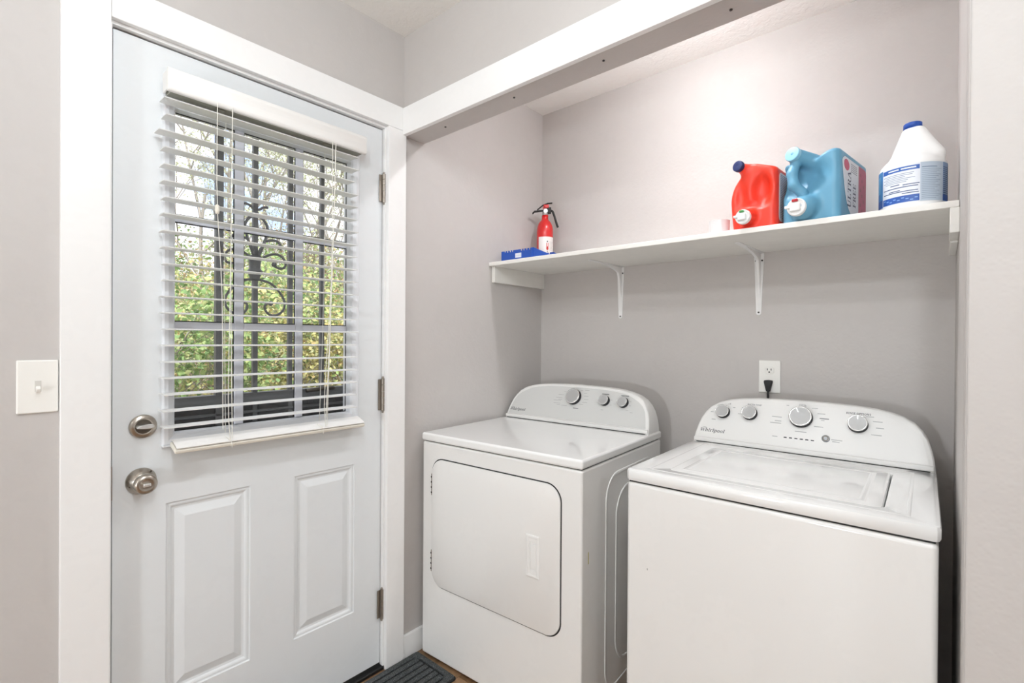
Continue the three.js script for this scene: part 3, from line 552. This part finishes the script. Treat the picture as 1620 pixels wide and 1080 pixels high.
function sculpt(fn, min, max, res) {
  const size = Math.max(max[0] - min[0], max[1] - min[1], max[2] - min[2]), mc = new MarchingCubes(res, M.trim, false, false, 160000);
  mc.isolation = 0; const half = res / 2, cen = min.map((m, k) => (m + max[k]) / 2);
  for (let z = 0; z < res; z++) for (let y = 0; y < res; y++) for (let x = 0; x < res; x++)
    mc.field[x + y * res + z * res * res] = -fn([cen[0] + (x - half) / half * size / 2, cen[1] + (y - half) / half * size / 2, cen[2] + (z - half) / half * size / 2]) * 100;
  mc.update();
  const g = new THREE.BufferGeometry(); g.setAttribute('position', new THREE.BufferAttribute(mc.positionArray.slice(0, mc.count * 3), 3));
  g.scale(size / 2, size / 2, size / 2); g.translate(...cen);
  const s = mergeVertices(g, 1e-5); s.computeVertexNormals();
  return uvm(s);
}
function tapParts(parent, cx, cy, z, r, dot) {
  const f = (g, dx = 0, dy = 0, dz = 0) => { g.rotateX(Math.PI / 2); g.translate(cx + dx, cy + dy, z + dz); return g; };
  const c = mesh('tap', f(lathe([[r * 1.0, 0], [r * 1.02, 0.004], [r, 0.012], [r * 0.93, 0.0145], [r * 0.84, 0.0142], [r * 0.8, 0.011], [0, 0.011]], 36)), M.tap, parent);
  mesh('tap_body', merge(bx(cx - r * 0.62, cx + r * 0.5, cy - r * 0.5, cy + r * 0.42, z + 0.01, z + 0.021, 0.004), bx(cx - r * 1.18, cx - r * 0.55, cy - r * 0.1, cy + r * 0.26, z + 0.012, z + 0.02, 0.003)), M.tap, c);
  mesh('tap_button', bx(cx - r * 0.42, cx + r * 0.2, cy + r * 0.62, cy + r * 0.92, z + 0.008, z + 0.018, 0.002), dot, c);
}
const ZF = -0.497; // front of the jugs
{ // red jug
  const j = thing('detergent_jug', 'red-orange laundry detergent jug with navy cap and white tap on the shelf', 'detergent jug');
  const W = 0.152, fn = (p) => {
    const [x, y, z] = p;
    const bul = 0.012 * Math.sin(clamp(y / 0.17) * Math.PI) ;
    let d = sdRoundBox(p, [0.07, 0.1, -0.12], [0.072, 0.125, 0.12], 0.022);
    const top = (y - (0.219 - 0.4 * Math.max(0, x - 0.045) + 0.3 * Math.max(0, x - 0.045) ** 2)) * 0.93; d = smax(d, top, 0.012);
    const cut = -(x - 0.004) * 0.8 + (y - 0.142) * 0.6; d = smax(d, cut, 0.03);
    const foot = -(x - 0.008) * 0.95 - y * 0.2 ; d = smax(d, foot, 0.02);
    d = smin(d, sdCapsule(p, [0.058, 0.186, -0.03], [0.036, 0.2, 0.004], 0.022, 0.0145), 0.014);
    d = smin(d, sdCapsule(p, [0.062, 0.04, -0.03], [0.058, 0.036, 0.012], 0.034, 0.027), 0.012);
    // grip: hollows on either side of a vertical handle
    d = smax(d, -sdEllipsoid(p, [0.098, 0.118, 0.006], [0.03, 0.05, 0.03]), 0.012);
    d = smax(d, -sdEllipsoid(p, [0.036, 0.105, 0.012], [0.018, 0.045, 0.024]), 0.012);
    d = smax(d, -sdEllipsoid(p, [0.072, 0.076, 0.012], [0.05, 0.012, 0.018]), 0.012);
    return Math.max(d, 0.0005 - y);
  };
  mesh('body', sculpt(fn, [-0.02, -0.01, -0.26], [0.18, 0.24, 0.04], 88), M.redJug, j);
  const cap = lathe([[0, 0], [0.0165, 0], [0.0175, 0.003], [0.0175, 0.013], [0.0155, 0.0155], [0.006, 0.0155], [0, 0.0145]], 32); cap.rotateX(Math.PI / 2); cap.rotateY(-0.25); cap.rotateX(-0.12); cap.translate(0.035, 0.201, 0.006); mesh('cap', cap, M.navy, j);
  tapParts(j, 0.0565, 0.033, 0.028, 0.0225, M.tapGreen);
  const lab = canvasTex(512, 512, (x, w, h) => { x.fillStyle = '#e9d7d2'; x.fillRect(0, 0, w, h); x.fillStyle = '#7d6f86'; for (let k = 0; k < 26; k++) x.fillRect(30, 20 + k * 18, 380 - (k * 37) % 120, 7); x.fillStyle = '#d2382c'; x.fillRect(w - 70, 0, 70, h); });
  const lg = extrude(roundRect(0, 0.19, 0, 0.15, 0.015), 0.001); const u = lg.attributes.uv, ps = lg.attributes.position; for (let i = 0; i < u.count; i++) u.setXY(i, ps.getX(i) / 0.19, ps.getY(i) / 0.15); lg.rotateY(Math.PI / 2); lg.translate(0.1423, 0.018, -0.022); mesh('side_label', lg, std({ map: lab, roughness: 0.4 }), j);
  j.position.set(1.058, ST, ZF - 0.01); j.rotation.y = -0.08;
}
{ // blue jug
  const j = thing('detergent_jug', 'light blue laundry detergent jug with magenta side label on the shelf', 'detergent jug');
  const fn = (p) => {
    const [x, y, z] = p;
    let d = sdRoundBox(p, [0.077, 0.1, -0.135], [0.077, 0.11, 0.135], 0.02);
    const top = y - (0.187 - 0.006 * smooth(0.02, 0.07, x) + 0.022 * smooth(0.08, 0.135, x)); d = smax(d, top, 0.014);
    d = smin(d, sdCapsule(p, [0.07, 0.046, -0.03], [0.064, 0.04, 0.01], 0.05, 0.038), 0.012);           // tap boss
    d = smax(d, -sdEllipsoid(p, [0.045, 0.134, 0.022], [0.085, 0.056, 0.056]), 0.02);                   // grip hollow
    d = smin(d, sdCapsule(p, [0.092, 0.174, -0.06], [0.042, 0.2, 0.004], 0.024, 0.0215), 0.012);        // spout
    d = smin(d, sdCapsule(p, [0.042, 0.186, 0.0], [0.034, 0.146, 0.012], 0.0145, 0.0145), 0.007);       // handle
    d = smin(d, sdCapsule(p, [0.034, 0.146, 0.012], [0.041, 0.11, 0.016], 0.0145, 0.0145), 0.007);
    d = smin(d, sdCapsule(p, [0.041, 0.11, 0.016], [0.06, 0.086, 0.004], 0.0145, 0.015), 0.007);
    return Math.max(d, 0.0005 - y);
  };
  mesh('body', sculpt(fn, [-0.02, -0.01, -0.28], [0.18, 0.24, 0.06], 96), M.blueJug, j);
  const cap = lathe([[0, 0], [0.0205, 0], [0.0215, 0.003], [0.0215, 0.014], [0.02, 0.0165], [0, 0.0165]], 36); cap.rotateX(Math.PI / 2); cap.rotateY(-0.2); cap.rotateX(-0.2); cap.translate(0.04, 0.201, 0.008); mesh('cap', cap, M.blueCap, j);
  tapParts(j, 0.059, 0.037, 0.036, 0.0255, M.tapRed);
  const lab = canvasTex(1024, 1024, (x, w, h) => {
    x.fillStyle = '#d9dde2'; x.fillRect(0, 0, w, h); x.fillStyle = '#a02c58'; x.fillRect(w * 0.66, 0, w * 0.34, h); x.fillStyle = '#7e2444'; for (let k = 0; k < 9; k++) x.fillRect(w * 0.72 + (k % 3) * 70, 120 + k * 95, 50, 60);
    x.fillStyle = '#b93a62'; x.beginPath(); x.ellipse(w * 0.16, h * 0.13, 110, 100, 0, 0, 7); x.fill();
    x.fillStyle = '#6d6f7c'; for (let k = 0; k < 5; k++) x.fillRect(w * 0.33, 60 + k * 34, 260, 14);
    x.save(); x.translate(w * 0.25, h * 0.86); x.rotate(-Math.PI / 2); x.fillStyle = '#23304e'; x.font = 'bold 190px serif'; x.fillText('ULTRA', 0, 90); x.font = 'bold 170px serif'; x.fillText('FREE', 40, 300); x.restore();
  });
  const sh = new THREE.Shape(); sh.moveTo(0.0, 0.15); sh.quadraticCurveTo(0.01, 0.165, 0.03, 0.165); sh.lineTo(0.21, 0.165); sh.quadraticCurveTo(0.225, 0.165, 0.225, 0.15); sh.lineTo(0.225, 0.02); sh.quadraticCurveTo(0.225, 0.004, 0.205, 0.004); sh.lineTo(0.09, 0.004); sh.quadraticCurveTo(0.03, 0.01, 0.0, 0.15);
  const lg = extrude(sh, 0.001); const u = lg.attributes.uv, ps = lg.attributes.position; for (let i = 0; i < u.count; i++) u.setXY(i, ps.getX(i) / 0.225, ps.getY(i) / 0.165); lg.rotateY(Math.PI / 2); lg.translate(0.1548, 0.016, -0.022); mesh('side_label', lg, std({ map: lab, roughness: 0.35 }), j);
  j.position.set(1.209, ST, ZF - 0.016); j.rotation.y = -0.15;
}
{ // bleach bottle
  const j = thing('bleach_bottle', 'large white bleach bottle with blue cap and blue wrap label', 'bottle');
  const fn = (p) => {
    const [x, y, z] = p; const r = Math.hypot(x, z);
    const prof = [[-1, 0.0735], [0.128, 0.0735], [0.138, 0.0705], [0.148, 0.063], [0.158, 0.054], [0.17, 0.0475], [0.2, 0.0375], [0.25, 0.021], [1, 0.021]];
    let k = 0; while (k < prof.length - 2 && y > prof[k + 1][0]) k++;
    const R = lerp(prof[k][1], prof[k + 1][1], clamp((y - prof[k][0]) / (prof[k + 1][0] - prof[k][0])));
    let d = (r - R) * 0.7; d = smax(d, y - 0.247, 0.006); d = smax(d, -y, 0.01);
    d = smin(d, sdCapsule(p, [0.016, 0.228, 0.004], [0.056, 0.16, 0.008], 0.0125, 0.0155), 0.018);
    d = smax(d, -sdCapsule(p, [0.012, 0.2, 0.05], [0.05, 0.166, 0.056], 0.012, 0.012), 0.014);
    return d;
  };
  mesh('body', sculpt(fn, [-0.09, -0.01, -0.09], [0.09, 0.26, 0.09], 80), M.bleach, j);
  const cap = lathe([[0, 0.02], [0.0185, 0.02], [0.0205, 0.018], [0.021, 0], [0.0, 0]], 36); cap.translate(0, 0.243, 0); mesh('cap', cap, M.bleachCap, j);
  const lab = canvasTex(2048, 512, (x, w, h) => {
    const g = (c, a, b, q, e) => { x.fillStyle = c; x.fillRect(a, b, q, e); };
    g('#dfe5ee', 0, 0, w, h); g('#3f7fb8', 0, 0, 760, h); g('#5fa6cf', 120, 60, 560, 240); g('#27549c', 0, 400, 760, 112);
    g('#e4e8ef', 760, 0, 620, h); g('#2f5fae', 770, 22, 600, 58); x.fillStyle = '#ffffff'; x.fillRect(890, 42, 180, 16); x.fillRect(1100, 42, 220, 16);
    x.fillStyle = '#9aa3b5'; for (let k = 0; k < 6; k++) x.fillRect(790 + (k % 2) * 40, 110 + k * 22, 500 - (k * 61) % 160, 9);
    x.fillStyle = '#24406f'; for (const [a, b, l] of [[930, 250, 150], [1130, 262, 240], [790, 290, 560], [900, 330, 190], [790, 350, 560], [1120, 378, 240]]) x.fillRect(a, b, l, 11);
    g('#2c57a6', 770, 412, 600, 90); x.fillStyle = '#7fa5d8'; for (let k = 0; k < 9; k++) x.fillRect(790 + k * 64, 430 + (k * 17) % 40, 44, 14);
    g('#b9c6d3', 1380, 0, 380, h); x.fillStyle = '#93a2b4'; for (let k = 0; k < 17; k++) x.fillRect(1400, 90 + k * 24, 330 - (k * 47) % 130, 8); x.fillStyle = '#6b7d94'; x.fillRect(1400, 60, 240, 10);
    g('#8ba3c4', 1764, 0, 284, h); x.fillStyle = '#24406f'; for (let k = 0; k < 16; k++) x.fillRect(1774, 60 + k * 26, 250, 9); g('#2c57a6', 1764, 430, 284, 82);
  });
  // the label wraps the front from left to right; angles measured from +z towards +x
  const a0 = -2.35, a1 = 1.75, lg = new THREE.CylinderGeometry(0.0742, 0.0742, 0.108, 64, 1, true, a0, a1 - a0); lg.translate(0, 0.071, 0);
  mesh('label', lg, std({ map: lab, roughness: 0.4, side: THREE.DoubleSide }), j);
  j.position.set(1.519, ST, -0.578); j.rotation.y = -0.15; j.scale.y = 0.94;
}
{ // measuring cup
  const c = thing('measuring_cup', 'small clear plastic measuring cup beside the red jug', 'cup');
  mesh('wall', lathe([[0.024, 0.001], [0.0275, 0.001], [0.0305, 0.004], [0.032, 0.05], [0.0332, 0.05], [0.0318, 0.002], [0.028, 0], [0.0, 0], [0.0, 0.001], [0.024, 0.001]], 36), M.cup, c);
  mesh('rim', new THREE.TorusGeometry(0.0326, 0.001, 8, 36).rotateX(Math.PI / 2).translate(0, 0.05, 0), M.cup, c);
  c.position.set(1.011, ST, -0.555);
}
{ // fire extinguisher
  const e = thing('fire_extinguisher', 'small red fire extinguisher with black handle in the shelf corner', 'fire extinguisher');
  const R = 0.0405;
  mesh('cylinder', lathe([[0, 0], [R * 0.86, 0], [R * 0.97, 0.003], [R, 0.01], [R, 0.178], [R * 0.985, 0.192], [R * 0.92, 0.207], [R * 0.78, 0.222], [R * 0.6, 0.233], [R * 0.44, 0.24], [R * 0.4, 0.246], [R * 0.4, 0.262], [0, 0.262]], 48), M.redPaint, e);
  const lab = canvasTex(1024, 512, (x, w, h) => {
    x.fillStyle = '#efe9e4'; x.fillRect(0, 0, w, h); x.fillStyle = '#d24a44'; x.fillRect(0, 0, w, 10);
    x.fillStyle = '#c9322e'; x.fillRect(310, 150, 24, 90); x.fillRect(366, 150, 24, 90); x.beginPath(); x.arc(350, 270, 42, 0, 7); x.fill(); x.fillStyle = '#222'; x.beginPath(); x.arc(350, 120, 18, 0, 7); x.fill(); x.fillRect(340, 330, 24, 24);
    x.fillStyle = '#c7beb8'; for (let k = 0; k < 7; k++) x.fillRect(430, 120 + k * 30, 190 - (k * 29) % 70, 9);
    x.fillStyle = '#1b1b1b'; x.fillRect(280, 390, 330, 60); x.fillStyle = '#efe9e4'; x.fillRect(320, 402, 50, 36); x.fillRect(400, 402, 70, 18); x.fillRect(500, 410, 36, 28);
    x.fillStyle = '#aba49e'; for (let k = 0; k < 11; k++) x.fillRect(660, 80 + k * 34, 160, 6);
  });
  const lg = new THREE.CylinderGeometry(R + 0.0004, R + 0.0004, 0.112, 48, 1, true, -0.9, 3.4); lg.translate(0, 0.096, 0); mesh('label', lg, std({ map: lab, roughness: 0.35, side: THREE.DoubleSide }), e);
  const valve = lathe([[0.0, 0.26], [0.0145, 0.26], [0.0145, 0.272], [0.011, 0.276], [0.011, 0.29], [0, 0.29]], 20); const v = mesh('valve', valve, M.steel, e);
  mesh('gauge', new THREE.CylinderGeometry(0.0105, 0.0105, 0.008, 20).rotateX(Math.PI / 2).translate(0.002, 0.281, 0.016), M.steel, v);
  const strap = (pts, w, t) => { const L = []; for (let k = 0; k + 1 < pts.length; k++) { const [a, b] = [pts[k], pts[k + 1]], l = Math.hypot(b[0] - a[0], b[1] - a[1]); const g = new RoundedBoxGeometry(l + t, t, w, 2, t * 0.35); g.rotateZ(Math.atan2(b[1] - a[1], b[0] - a[0])); g.translate((a[0] + b[0]) / 2, (a[1] + b[1]) / 2, 0); L.push(g); } return merge(L); };
  mesh('carry_handle', strap([[0.026, 0.281], [0, 0.288], [-0.02, 0.286], [-0.053, 0.281], [-0.06, 0.274]], 0.02, 0.006), M.black, e);
  mesh('squeeze_lever', strap([[0.034, 0.324], [0.012, 0.322], [-0.012, 0.312], [-0.038, 0.291]], 0.018, 0.004), M.black, e);
  mesh('head_block', bx(0.008, 0.03, 0.272, 0.302, -0.01, 0.01, 0.003), M.black, e);
  mesh('pull_pin', merge(bx(-0.008, 0.018, 0.298, 0.315, -0.0105, 0.0115, 0.003), tube([[0.0, 0.306, 0.012], [-0.012, 0.298, 0.016], [-0.004, 0.288, 0.017], [0.006, 0.296, 0.014]], 0.0016, 16, 6)), M.redPaint, e);
  mesh('nozzle', tube([[0.026, 0.288, 0], [0.036, 0.283, 0.002], [0.045, 0.262, 0.003], [0.056, 0.225, 0.003], [0.064, 0.203, 0.003]], 0.0055, 24, 10), M.black, e);
  e.position.set(0.089, ST, -0.79); e.rotation.y = 0.7;
}
{ // blue tray
  const t = thing('storage_tray', 'blue plastic tray with notched edge at the left end of the shelf', 'tray');
  const L = 0.26, H = 0.046, Dp = 0.15;
  const s = new THREE.Shape(); s.moveTo(0, 0); s.lineTo(L, 0); s.lineTo(L, 0.012); s.lineTo(0.185, H); s.lineTo(0.172, H);
  const notch = [0.163, 0.147, 0.131, 0.117, 0.066, 0.052, 0.037, 0.022]; for (const x of notch) { s.lineTo(x + 0.004, H); s.lineTo(x + 0.003, H - 0.008); s.lineTo(x - 0.003, H - 0.008); s.lineTo(x - 0.004, H); } s.lineTo(0, H); s.closePath();
  const fr = extrude(s, 0.003); fr.translate(0, 0, -0.003); mesh('front_panel', uvm(fr), M.tray, t);
  const bk = extrude(s, 0.003); bk.translate(0, 0, -Dp); mesh('back_panel', uvm(bk), M.tray, t);
  mesh('floor_panel', bx(0.003, L, 0, 0.003, -Dp + 0.003, -0.003), M.tray, t);
  mesh('end_panel', bx(0, 0.003, 0, H, -Dp + 0.003, -0.003), M.tray, t);
  mesh('ramp_panel', bx(L - 0.003, L, 0.003, 0.011, -Dp + 0.003, -0.003), M.tray, t);
  mesh('post', bx(0.172, 0.182, 0.002, H, -0.001, 0.0035, 0.0012), M.tray, t);
  const lb = canvasTex(128, 96, (x, w, h) => { x.fillStyle = '#e8ecf4'; x.fillRect(0, 0, w, h); x.fillStyle = '#b4bdd2'; x.fillRect(10, 46, w - 20, 5); });
  const lg = new THREE.BoxGeometry(0.034, 0.02, 0.001); lg.translate(0.1, 0.02, 0.0007); mesh('sticker', lg, std({ map: lb, roughness: 0.5 }), t);
  t.position.set(0.058, ST, -0.503); t.rotation.y = 0.02;
}

// ---------------------------------------------------------------- mat
{
  const m = thing('floor_mat', 'charcoal ribbed entrance mat on the floor by the dryer', 'mat');
  const sp = rng(8), spk = Array.from({ length: 256 * 256 }, () => sp());
  const tex = dataTex(256, 256, (i, j) => { const v = spk[j * 256 + i]; const b = v > 0.94 ? 170 : v > 0.82 ? 96 : 44 + v * 34; return [b, b + 3, b + 4]; }, true, 5);
  const mat = std({ map: tex, roughness: 1, bumpMap: tex, bumpScale: 0.002 });
  const base = std({ map: tex, roughness: 1, color: 0x9a9a9a });
  const x0 = 0.0195, x1 = 0.25, z0 = -0.064, z1 = 0.74;
  const b = extrude(roundRect(x0, x1, -z1, -z0, 0.012), 0.006, 0.0015); b.rotateX(-Math.PI / 2); mesh('backing', uvm(b), base, m);
  const ring = (i, w) => { const o = roundRect(x0 + i, x1 - i, -z1 + i, -z0 - i, 0.012), h = roundRect(x0 + i + w, x1 - i - w, -z1 + i + w, -z0 - i - w, 0.03); o.holes.push(new THREE.Path(h.getPoints(10))); const g = extrude(o, 0.006, 0.0018); g.rotateX(-Math.PI / 2); g.translate(0, 0.0055, 0); return uvm(g); };
  mesh('border', ring(0.004, 0.022), mat, m);
  for (let x = x0 + 0.034; x < x1 - 0.045; x += 0.028) mesh('rib', bx(x, x + 0.021, 0.0055, 0.0125, z0 + 0.034, z1 - 0.034, 0.0035), mat, m);
  rebase(m);
}

// ---------------------------------------------------------------- lamps out of the frame, some of them added as fill
function domeLamp(label, x, z, power, color, soft = 2.2) {
  const l = thing('unseen_ceiling_lamp', label, 'lamp', undefined);
  mesh('canopy', lathe([[0, 0], [0.075, 0], [0.078, -0.006], [0.07, -0.02], [0.0, -0.02]], 40), M.lampBase, l);
  const em = std({ color: 0xffffff, roughness: 0.6, emissive: color, emissiveIntensity: 1.2 });
  mesh('lamp_diffuser', lathe([[0.068, -0.02], [0.07, -0.03], [0.06, -0.055], [0.04, -0.072], [0.015, -0.08], [0, -0.081]], 40), em, l);
  const p = new THREE.PointLight(color, power, 0, 2); p.position.set(0, -0.05, 0); p.shadow.radius = soft; p.castShadow = true; p.name = 'lamp_light'; l.add(p);
  l.position.set(x, HC, z); return l;
}
domeLamp('round ceiling lamp near the entry door', 1.0, 1.05, LAMP_POWER.door, 0xf0f7fd);
domeLamp('added round fill lamp, out of view far to the right in the room', 3.6, 1.5, LAMP_POWER.right, 0xf0f7fd, 5);  // added fill, lights the door wall at a low angle
domeLamp('added round fill lamp, out of view at the rear of the room', 2.0, 3.9, LAMP_POWER.rear, 0xf0f7fd, 5);  // added fill, lights the appliance fronts and the alcove
{
  const l = thing('unseen_pendant_lamp', 'unseen small globe pendant lamp above the viewer, lighting the door and shelf', 'lamp');  // out of view, placed to cast the rail and shelf shadow edges
  mesh('canopy', lathe([[0, 0], [0.055, 0], [0.056, -0.006], [0.02, -0.022], [0, -0.022]], 32), M.lampBase, l);
  mesh('rod', new THREE.CylinderGeometry(0.005, 0.005, 0.2, 12).translate(0, -0.12, 0), M.lampBase, l);
  mesh('lamp_globe', new THREE.SphereGeometry(0.075, 32, 20).translate(0, -0.29, 0), std({ color: 0xffffff, emissive: 0xf0f7fd, emissiveIntensity: 1.2, roughness: 0.5 }), l);
  const p = new THREE.PointLight(0xf0f7fd, LAMP_POWER.pendant, 0, 2); p.position.set(0, -0.29, 0); p.shadow.radius = 2.2; p.castShadow = true; p.name = 'globe_light'; l.add(p);
  l.position.set(1.72, HC, 1.15);
}
{
  const l = thing('added_fill_lamp', 'added low globe fill lamp, out of view behind the viewer', 'lamp');  // added fill, lifts the undersides and the alcove below the shelf
  mesh('base', lathe([[0, 0], [0.14, 0], [0.142, 0.012], [0.03, 0.024], [0, 0.024]], 40), M.black, l);
  mesh('pole', new THREE.CylinderGeometry(0.011, 0.011, 0.66, 16).translate(0, 0.35, 0), M.black, l);
  mesh('lamp_globe', new THREE.SphereGeometry(0.14, 36, 24).translate(0, 0.81, 0), std({ color: 0xffffff, emissive: 0xf0f7fd, emissiveIntensity: 1.2, roughness: 0.5 }), l);
  const p = new THREE.PointLight(0xf0f7fd, LAMP_POWER.floor, 0, 2); p.position.set(0, 0.81, 0); p.shadow.radius = 6; p.castShadow = true; p.name = 'globe_light'; l.add(p);
  l.position.set(1.1, 0, 3.3);
}
{
  const l = thing('alcove_lamp', 'bare reflector bulb in a porcelain holder on the alcove ceiling', 'lamp');
  mesh('holder', lathe([[0, 0], [0.055, 0], [0.056, -0.008], [0.035, -0.022], [0.022, -0.03], [0.0, -0.03]], 36), M.lampBase, l);
  mesh('lamp_bulb', lathe([[0.013, -0.03], [0.014, -0.045], [0.024, -0.062], [0.03, -0.08], [0.027, -0.098], [0.015, -0.109], [0, -0.112]], 32), std({ color: 0xffffff, emissive: 0xf7f8fd, emissiveIntensity: 2, roughness: 0.5 }), l);
  const p = new THREE.PointLight(0xf7f8fd, LAMP_POWER.alcove, 0, 2); p.position.set(0, -0.085, 0); p.shadow.radius = 1.4; p.castShadow = true; p.name = 'bulb_light'; l.add(p);
  const q = new THREE.SpotLight(0xf7f8fd, LAMP_POWER.flood, 0, 1.45, 1, 2); q.position.set(0, -0.085, 0); q.target.position.set(0, -1, 0); q.shadow.radius = 1.4; q.castShadow = true; q.name = 'flood_light'; l.add(q, q.target);
  l.position.set(0.9, HC, -0.37);
}

// ---------------------------------------------------------------- outdoors
{
  const g = new THREE.PlaneGeometry(40, 44, 80, 88); g.rotateX(-Math.PI / 2); g.translate(-20.6, 0, -4);
  const p = g.attributes.position; for (let i = 0; i < p.count; i++) { const x = p.getX(i), z = p.getZ(i), d = -x; p.setY(i, -0.42 + 3.6 * smooth(6.5, 17, d) + 0.12 * perlin.noise(x * 0.7, 3.1, z * 0.7) * smooth(1.5, 4, d)); }
  g.computeVertexNormals(); structMesh('ground', uvm(g), M.litter, 'leaf-covered woodland ground rising behind the house', 'ground');
  structMesh('porch_slab', bx(-1.5, OUT - 0.005, -0.4, -0.02, -0.7, 1.9, 0.01), M.porch, 'grey concrete porch slab outside the door', 'porch');
}
const leafGeo = (() => { const g = new THREE.BufferGeometry(); const v = [[0, 0, 0], [0.35, 0.06, 0.4], [0, 0, 1], [-0.35, 0.06, 0.4]]; g.setAttribute('position', new THREE.Float32BufferAttribute([...v[0], ...v[2], ...v[1], ...v[0], ...v[3], ...v[2]], 3)); g.computeVertexNormals(); g.setAttribute('uv', new THREE.Float32BufferAttribute(new Float32Array(12), 2)); return g; })();
const leafMat = phys({ color: 0xffffff, roughness: 0.8, transmission: 0.35, thickness: 0 });
function branches(r, base, dir, len, rad, depth, out, tips) {
  const pts = [base.clone()], d = dir.clone(), p = base.clone(); const n = 4;
  for (let k = 0; k < n; k++) { d.x += (r() - 0.5) * 0.35; d.y += (r() - 0.4) * 0.2; d.z += (r() - 0.5) * 0.35; d.normalize(); p.addScaledVector(d, len / n); pts.push(p.clone()); }
  const c = new THREE.CatmullRomCurve3(pts), g = new THREE.TubeGeometry(c, 6, rad, depth > 1 ? 5 : 4, false);
  const ps = g.attributes.position, rs = (depth > 1 ? 5 : 4) + 1; for (let i = 0; i < ps.count; i++) { const t = Math.floor(i / rs) / 6, q = c.getPoint(t), k = 1 - 0.55 * t; ps.setXYZ(i, q.x + (ps.getX(i) - q.x) * k, q.y + (ps.getY(i) - q.y) * k, q.z + (ps.getZ(i) - q.z) * k); }
  out.push(g);
  for (let k = 1; k <= n; k++) tips.push([pts[k], depth]);
  if (depth <= 0) return;
  const m = depth > 1 ? 4 : 3;
  for (let k = 0; k < m; k++) { const q = c.getPoint(0.35 + 0.62 * (k + r() * 0.6) / m), a = r() * Math.PI * 2, nd = d.clone().add(new THREE.Vector3(Math.cos(a), 0.25 + r() * 0.5, Math.sin(a)).multiplyScalar(0.75 + r() * 0.5)).normalize(); branches(r, q, nd, len * (0.5 + r() * 0.25), rad * 0.5, depth - 1, out, tips); }
}
const groundY = (x) => -0.42 + 3.6 * smooth(6.5, 17, -x);
const HAZY_PAL = { green: [0x93ad68, 0x7f9f5c, 0xa8b97a, 0x6f8d54, 0xb3bb7c], yellow: [0xc6c07c, 0xd0c88e, 0xb6b274, 0xc2ac76, 0xa6a97c], brown: [0xb3a382, 0xa5957a, 0xbfac86, 0x9c9d78, 0xbf9a70], pale: [0xc6cba6, 0xb6bf98, 0xd0d0b4] };  // leaf colours, greyed and lightened for the haze of window glare
function plant(name, label, group, x, z, h, nLeaf, leaf, pal, seed, trunks, spread, lowest) {
  const t = thing(name, label, name.includes('shrub') ? 'shrub' : 'tree', group), r = rng(seed), out = [], tips = [];
  for (let k = 0; k < trunks; k++) { const a = r() * 7, lean = trunks > 1 ? 0.35 : 0.08; branches(r, new THREE.Vector3((r() - 0.5) * 0.15 * trunks, 0, (r() - 0.5) * 0.15 * trunks), new THREE.Vector3(Math.cos(a) * lean, 1, Math.sin(a) * lean).normalize(), h * (0.5 + r() * 0.12), h * (trunks > 1 ? 0.006 : 0.008), trunks > 1 ? 3 : 4, out, tips); }
  mesh('branches', merge(out), M.bark, t);
  if (nLeaf) {
    const im = new THREE.InstancedMesh(leafGeo, leafMat, nLeaf); im.name = 'foliage'; im.userData.kind = 'stuff'; im.castShadow = im.receiveShadow = true;
    const m4 = new THREE.Matrix4(), q = new THREE.Quaternion(), e = new THREE.Euler(), c = new THREE.Color(), cand = tips.filter(([p, d]) => d < 2 && p.y > lowest * h);
    for (let i = 0; i < nLeaf; i++) {
      const [p] = cand[Math.floor(r() * cand.length)], s = leaf * (0.6 + r() * 0.8);
      e.set(r() * 6.3, r() * 6.3, r() * 6.3); q.setFromEuler(e);
      m4.compose(new THREE.Vector3(p.x + (r() - 0.5) * spread, p.y + (r() - 0.5) * spread, p.z + (r() - 0.5) * spread), q, new THREE.Vector3(s, s, s)); im.setMatrixAt(i, m4);
      c.setHex(pal[Math.floor(r() * pal.length)]); c.multiplyScalar(0.8 + r() * 0.35); im.setColorAt(i, c);
    }
    t.add(im);
  }
  t.position.set(x, groundY(x) - 0.03, z); t.rotation.y = r() * 6; return t;
}
// view lines through the glass run from about z = 1.17 - .59 (1.58 - x) to z = 1.17 - .26 (1.58 - x)
const at = (x, f) => 1.17 - lerp(0.24, 0.62, f) * (1.58 - x);
const shrubs = [[-4.6, 0.1, 2.5, 'green'], [-5.2, 0.45, 2.3, 'yellow'], [-5.0, 0.85, 2.6, 'green'], [-6.4, 0.25, 3.0, 'yellow'], [-6.8, 0.65, 3.1, 'green'], [-6.2, 1.0, 2.8, 'brown'], [-8.4, 0.05, 3.0, 'brown'], [-8.8, 0.4, 3.2, 'green'], [-8.6, 0.8, 3.1, 'yellow'], [-11, 0.2, 3.0, 'green'], [-11.2, 0.6, 3.1, 'brown'], [-11, 0.95, 3.0, 'yellow']];
const COL = ['left', 'middle', 'right'], ROW = ['nearest', 'second', 'third', 'farthest'];
shrubs.forEach(([x, f, h, pal], i) => plant('leafy_shrub', `leafy ${pal === 'brown' ? 'autumn-brown' : pal === 'yellow' ? 'yellow-green' : 'green'} shrub in the ${ROW[Math.floor(i / 3)]} row, behind the ${COL[i % 3]} panes`, 'shrubs beyond the gate', x, at(x, f), h, 4600, 0.058, HAZY_PAL[pal], 40 + i, 4, 0.42, 0.08));
[[-9.5, 0.15, 7.2], [-10, 0.5, 7.8], [-9.2, 0.85, 7], [-13, 0.3, 8.5], [-13.5, 0.7, 8.8], [-12.5, 1.0, 8]].forEach(([x, f, h], i) => plant('woodland_tree', `thin sparse-leaved tree in the ${i < 3 ? 'nearer' : 'farther'} tree row, behind the ${COL[i % 3]} panes`, 'woodland trees beyond the gate', x, at(x, f), h, 5200, 0.05, HAZY_PAL.pale, 90 + i, 1, 0.5, 0.3));

renderer.render(scene, camera);
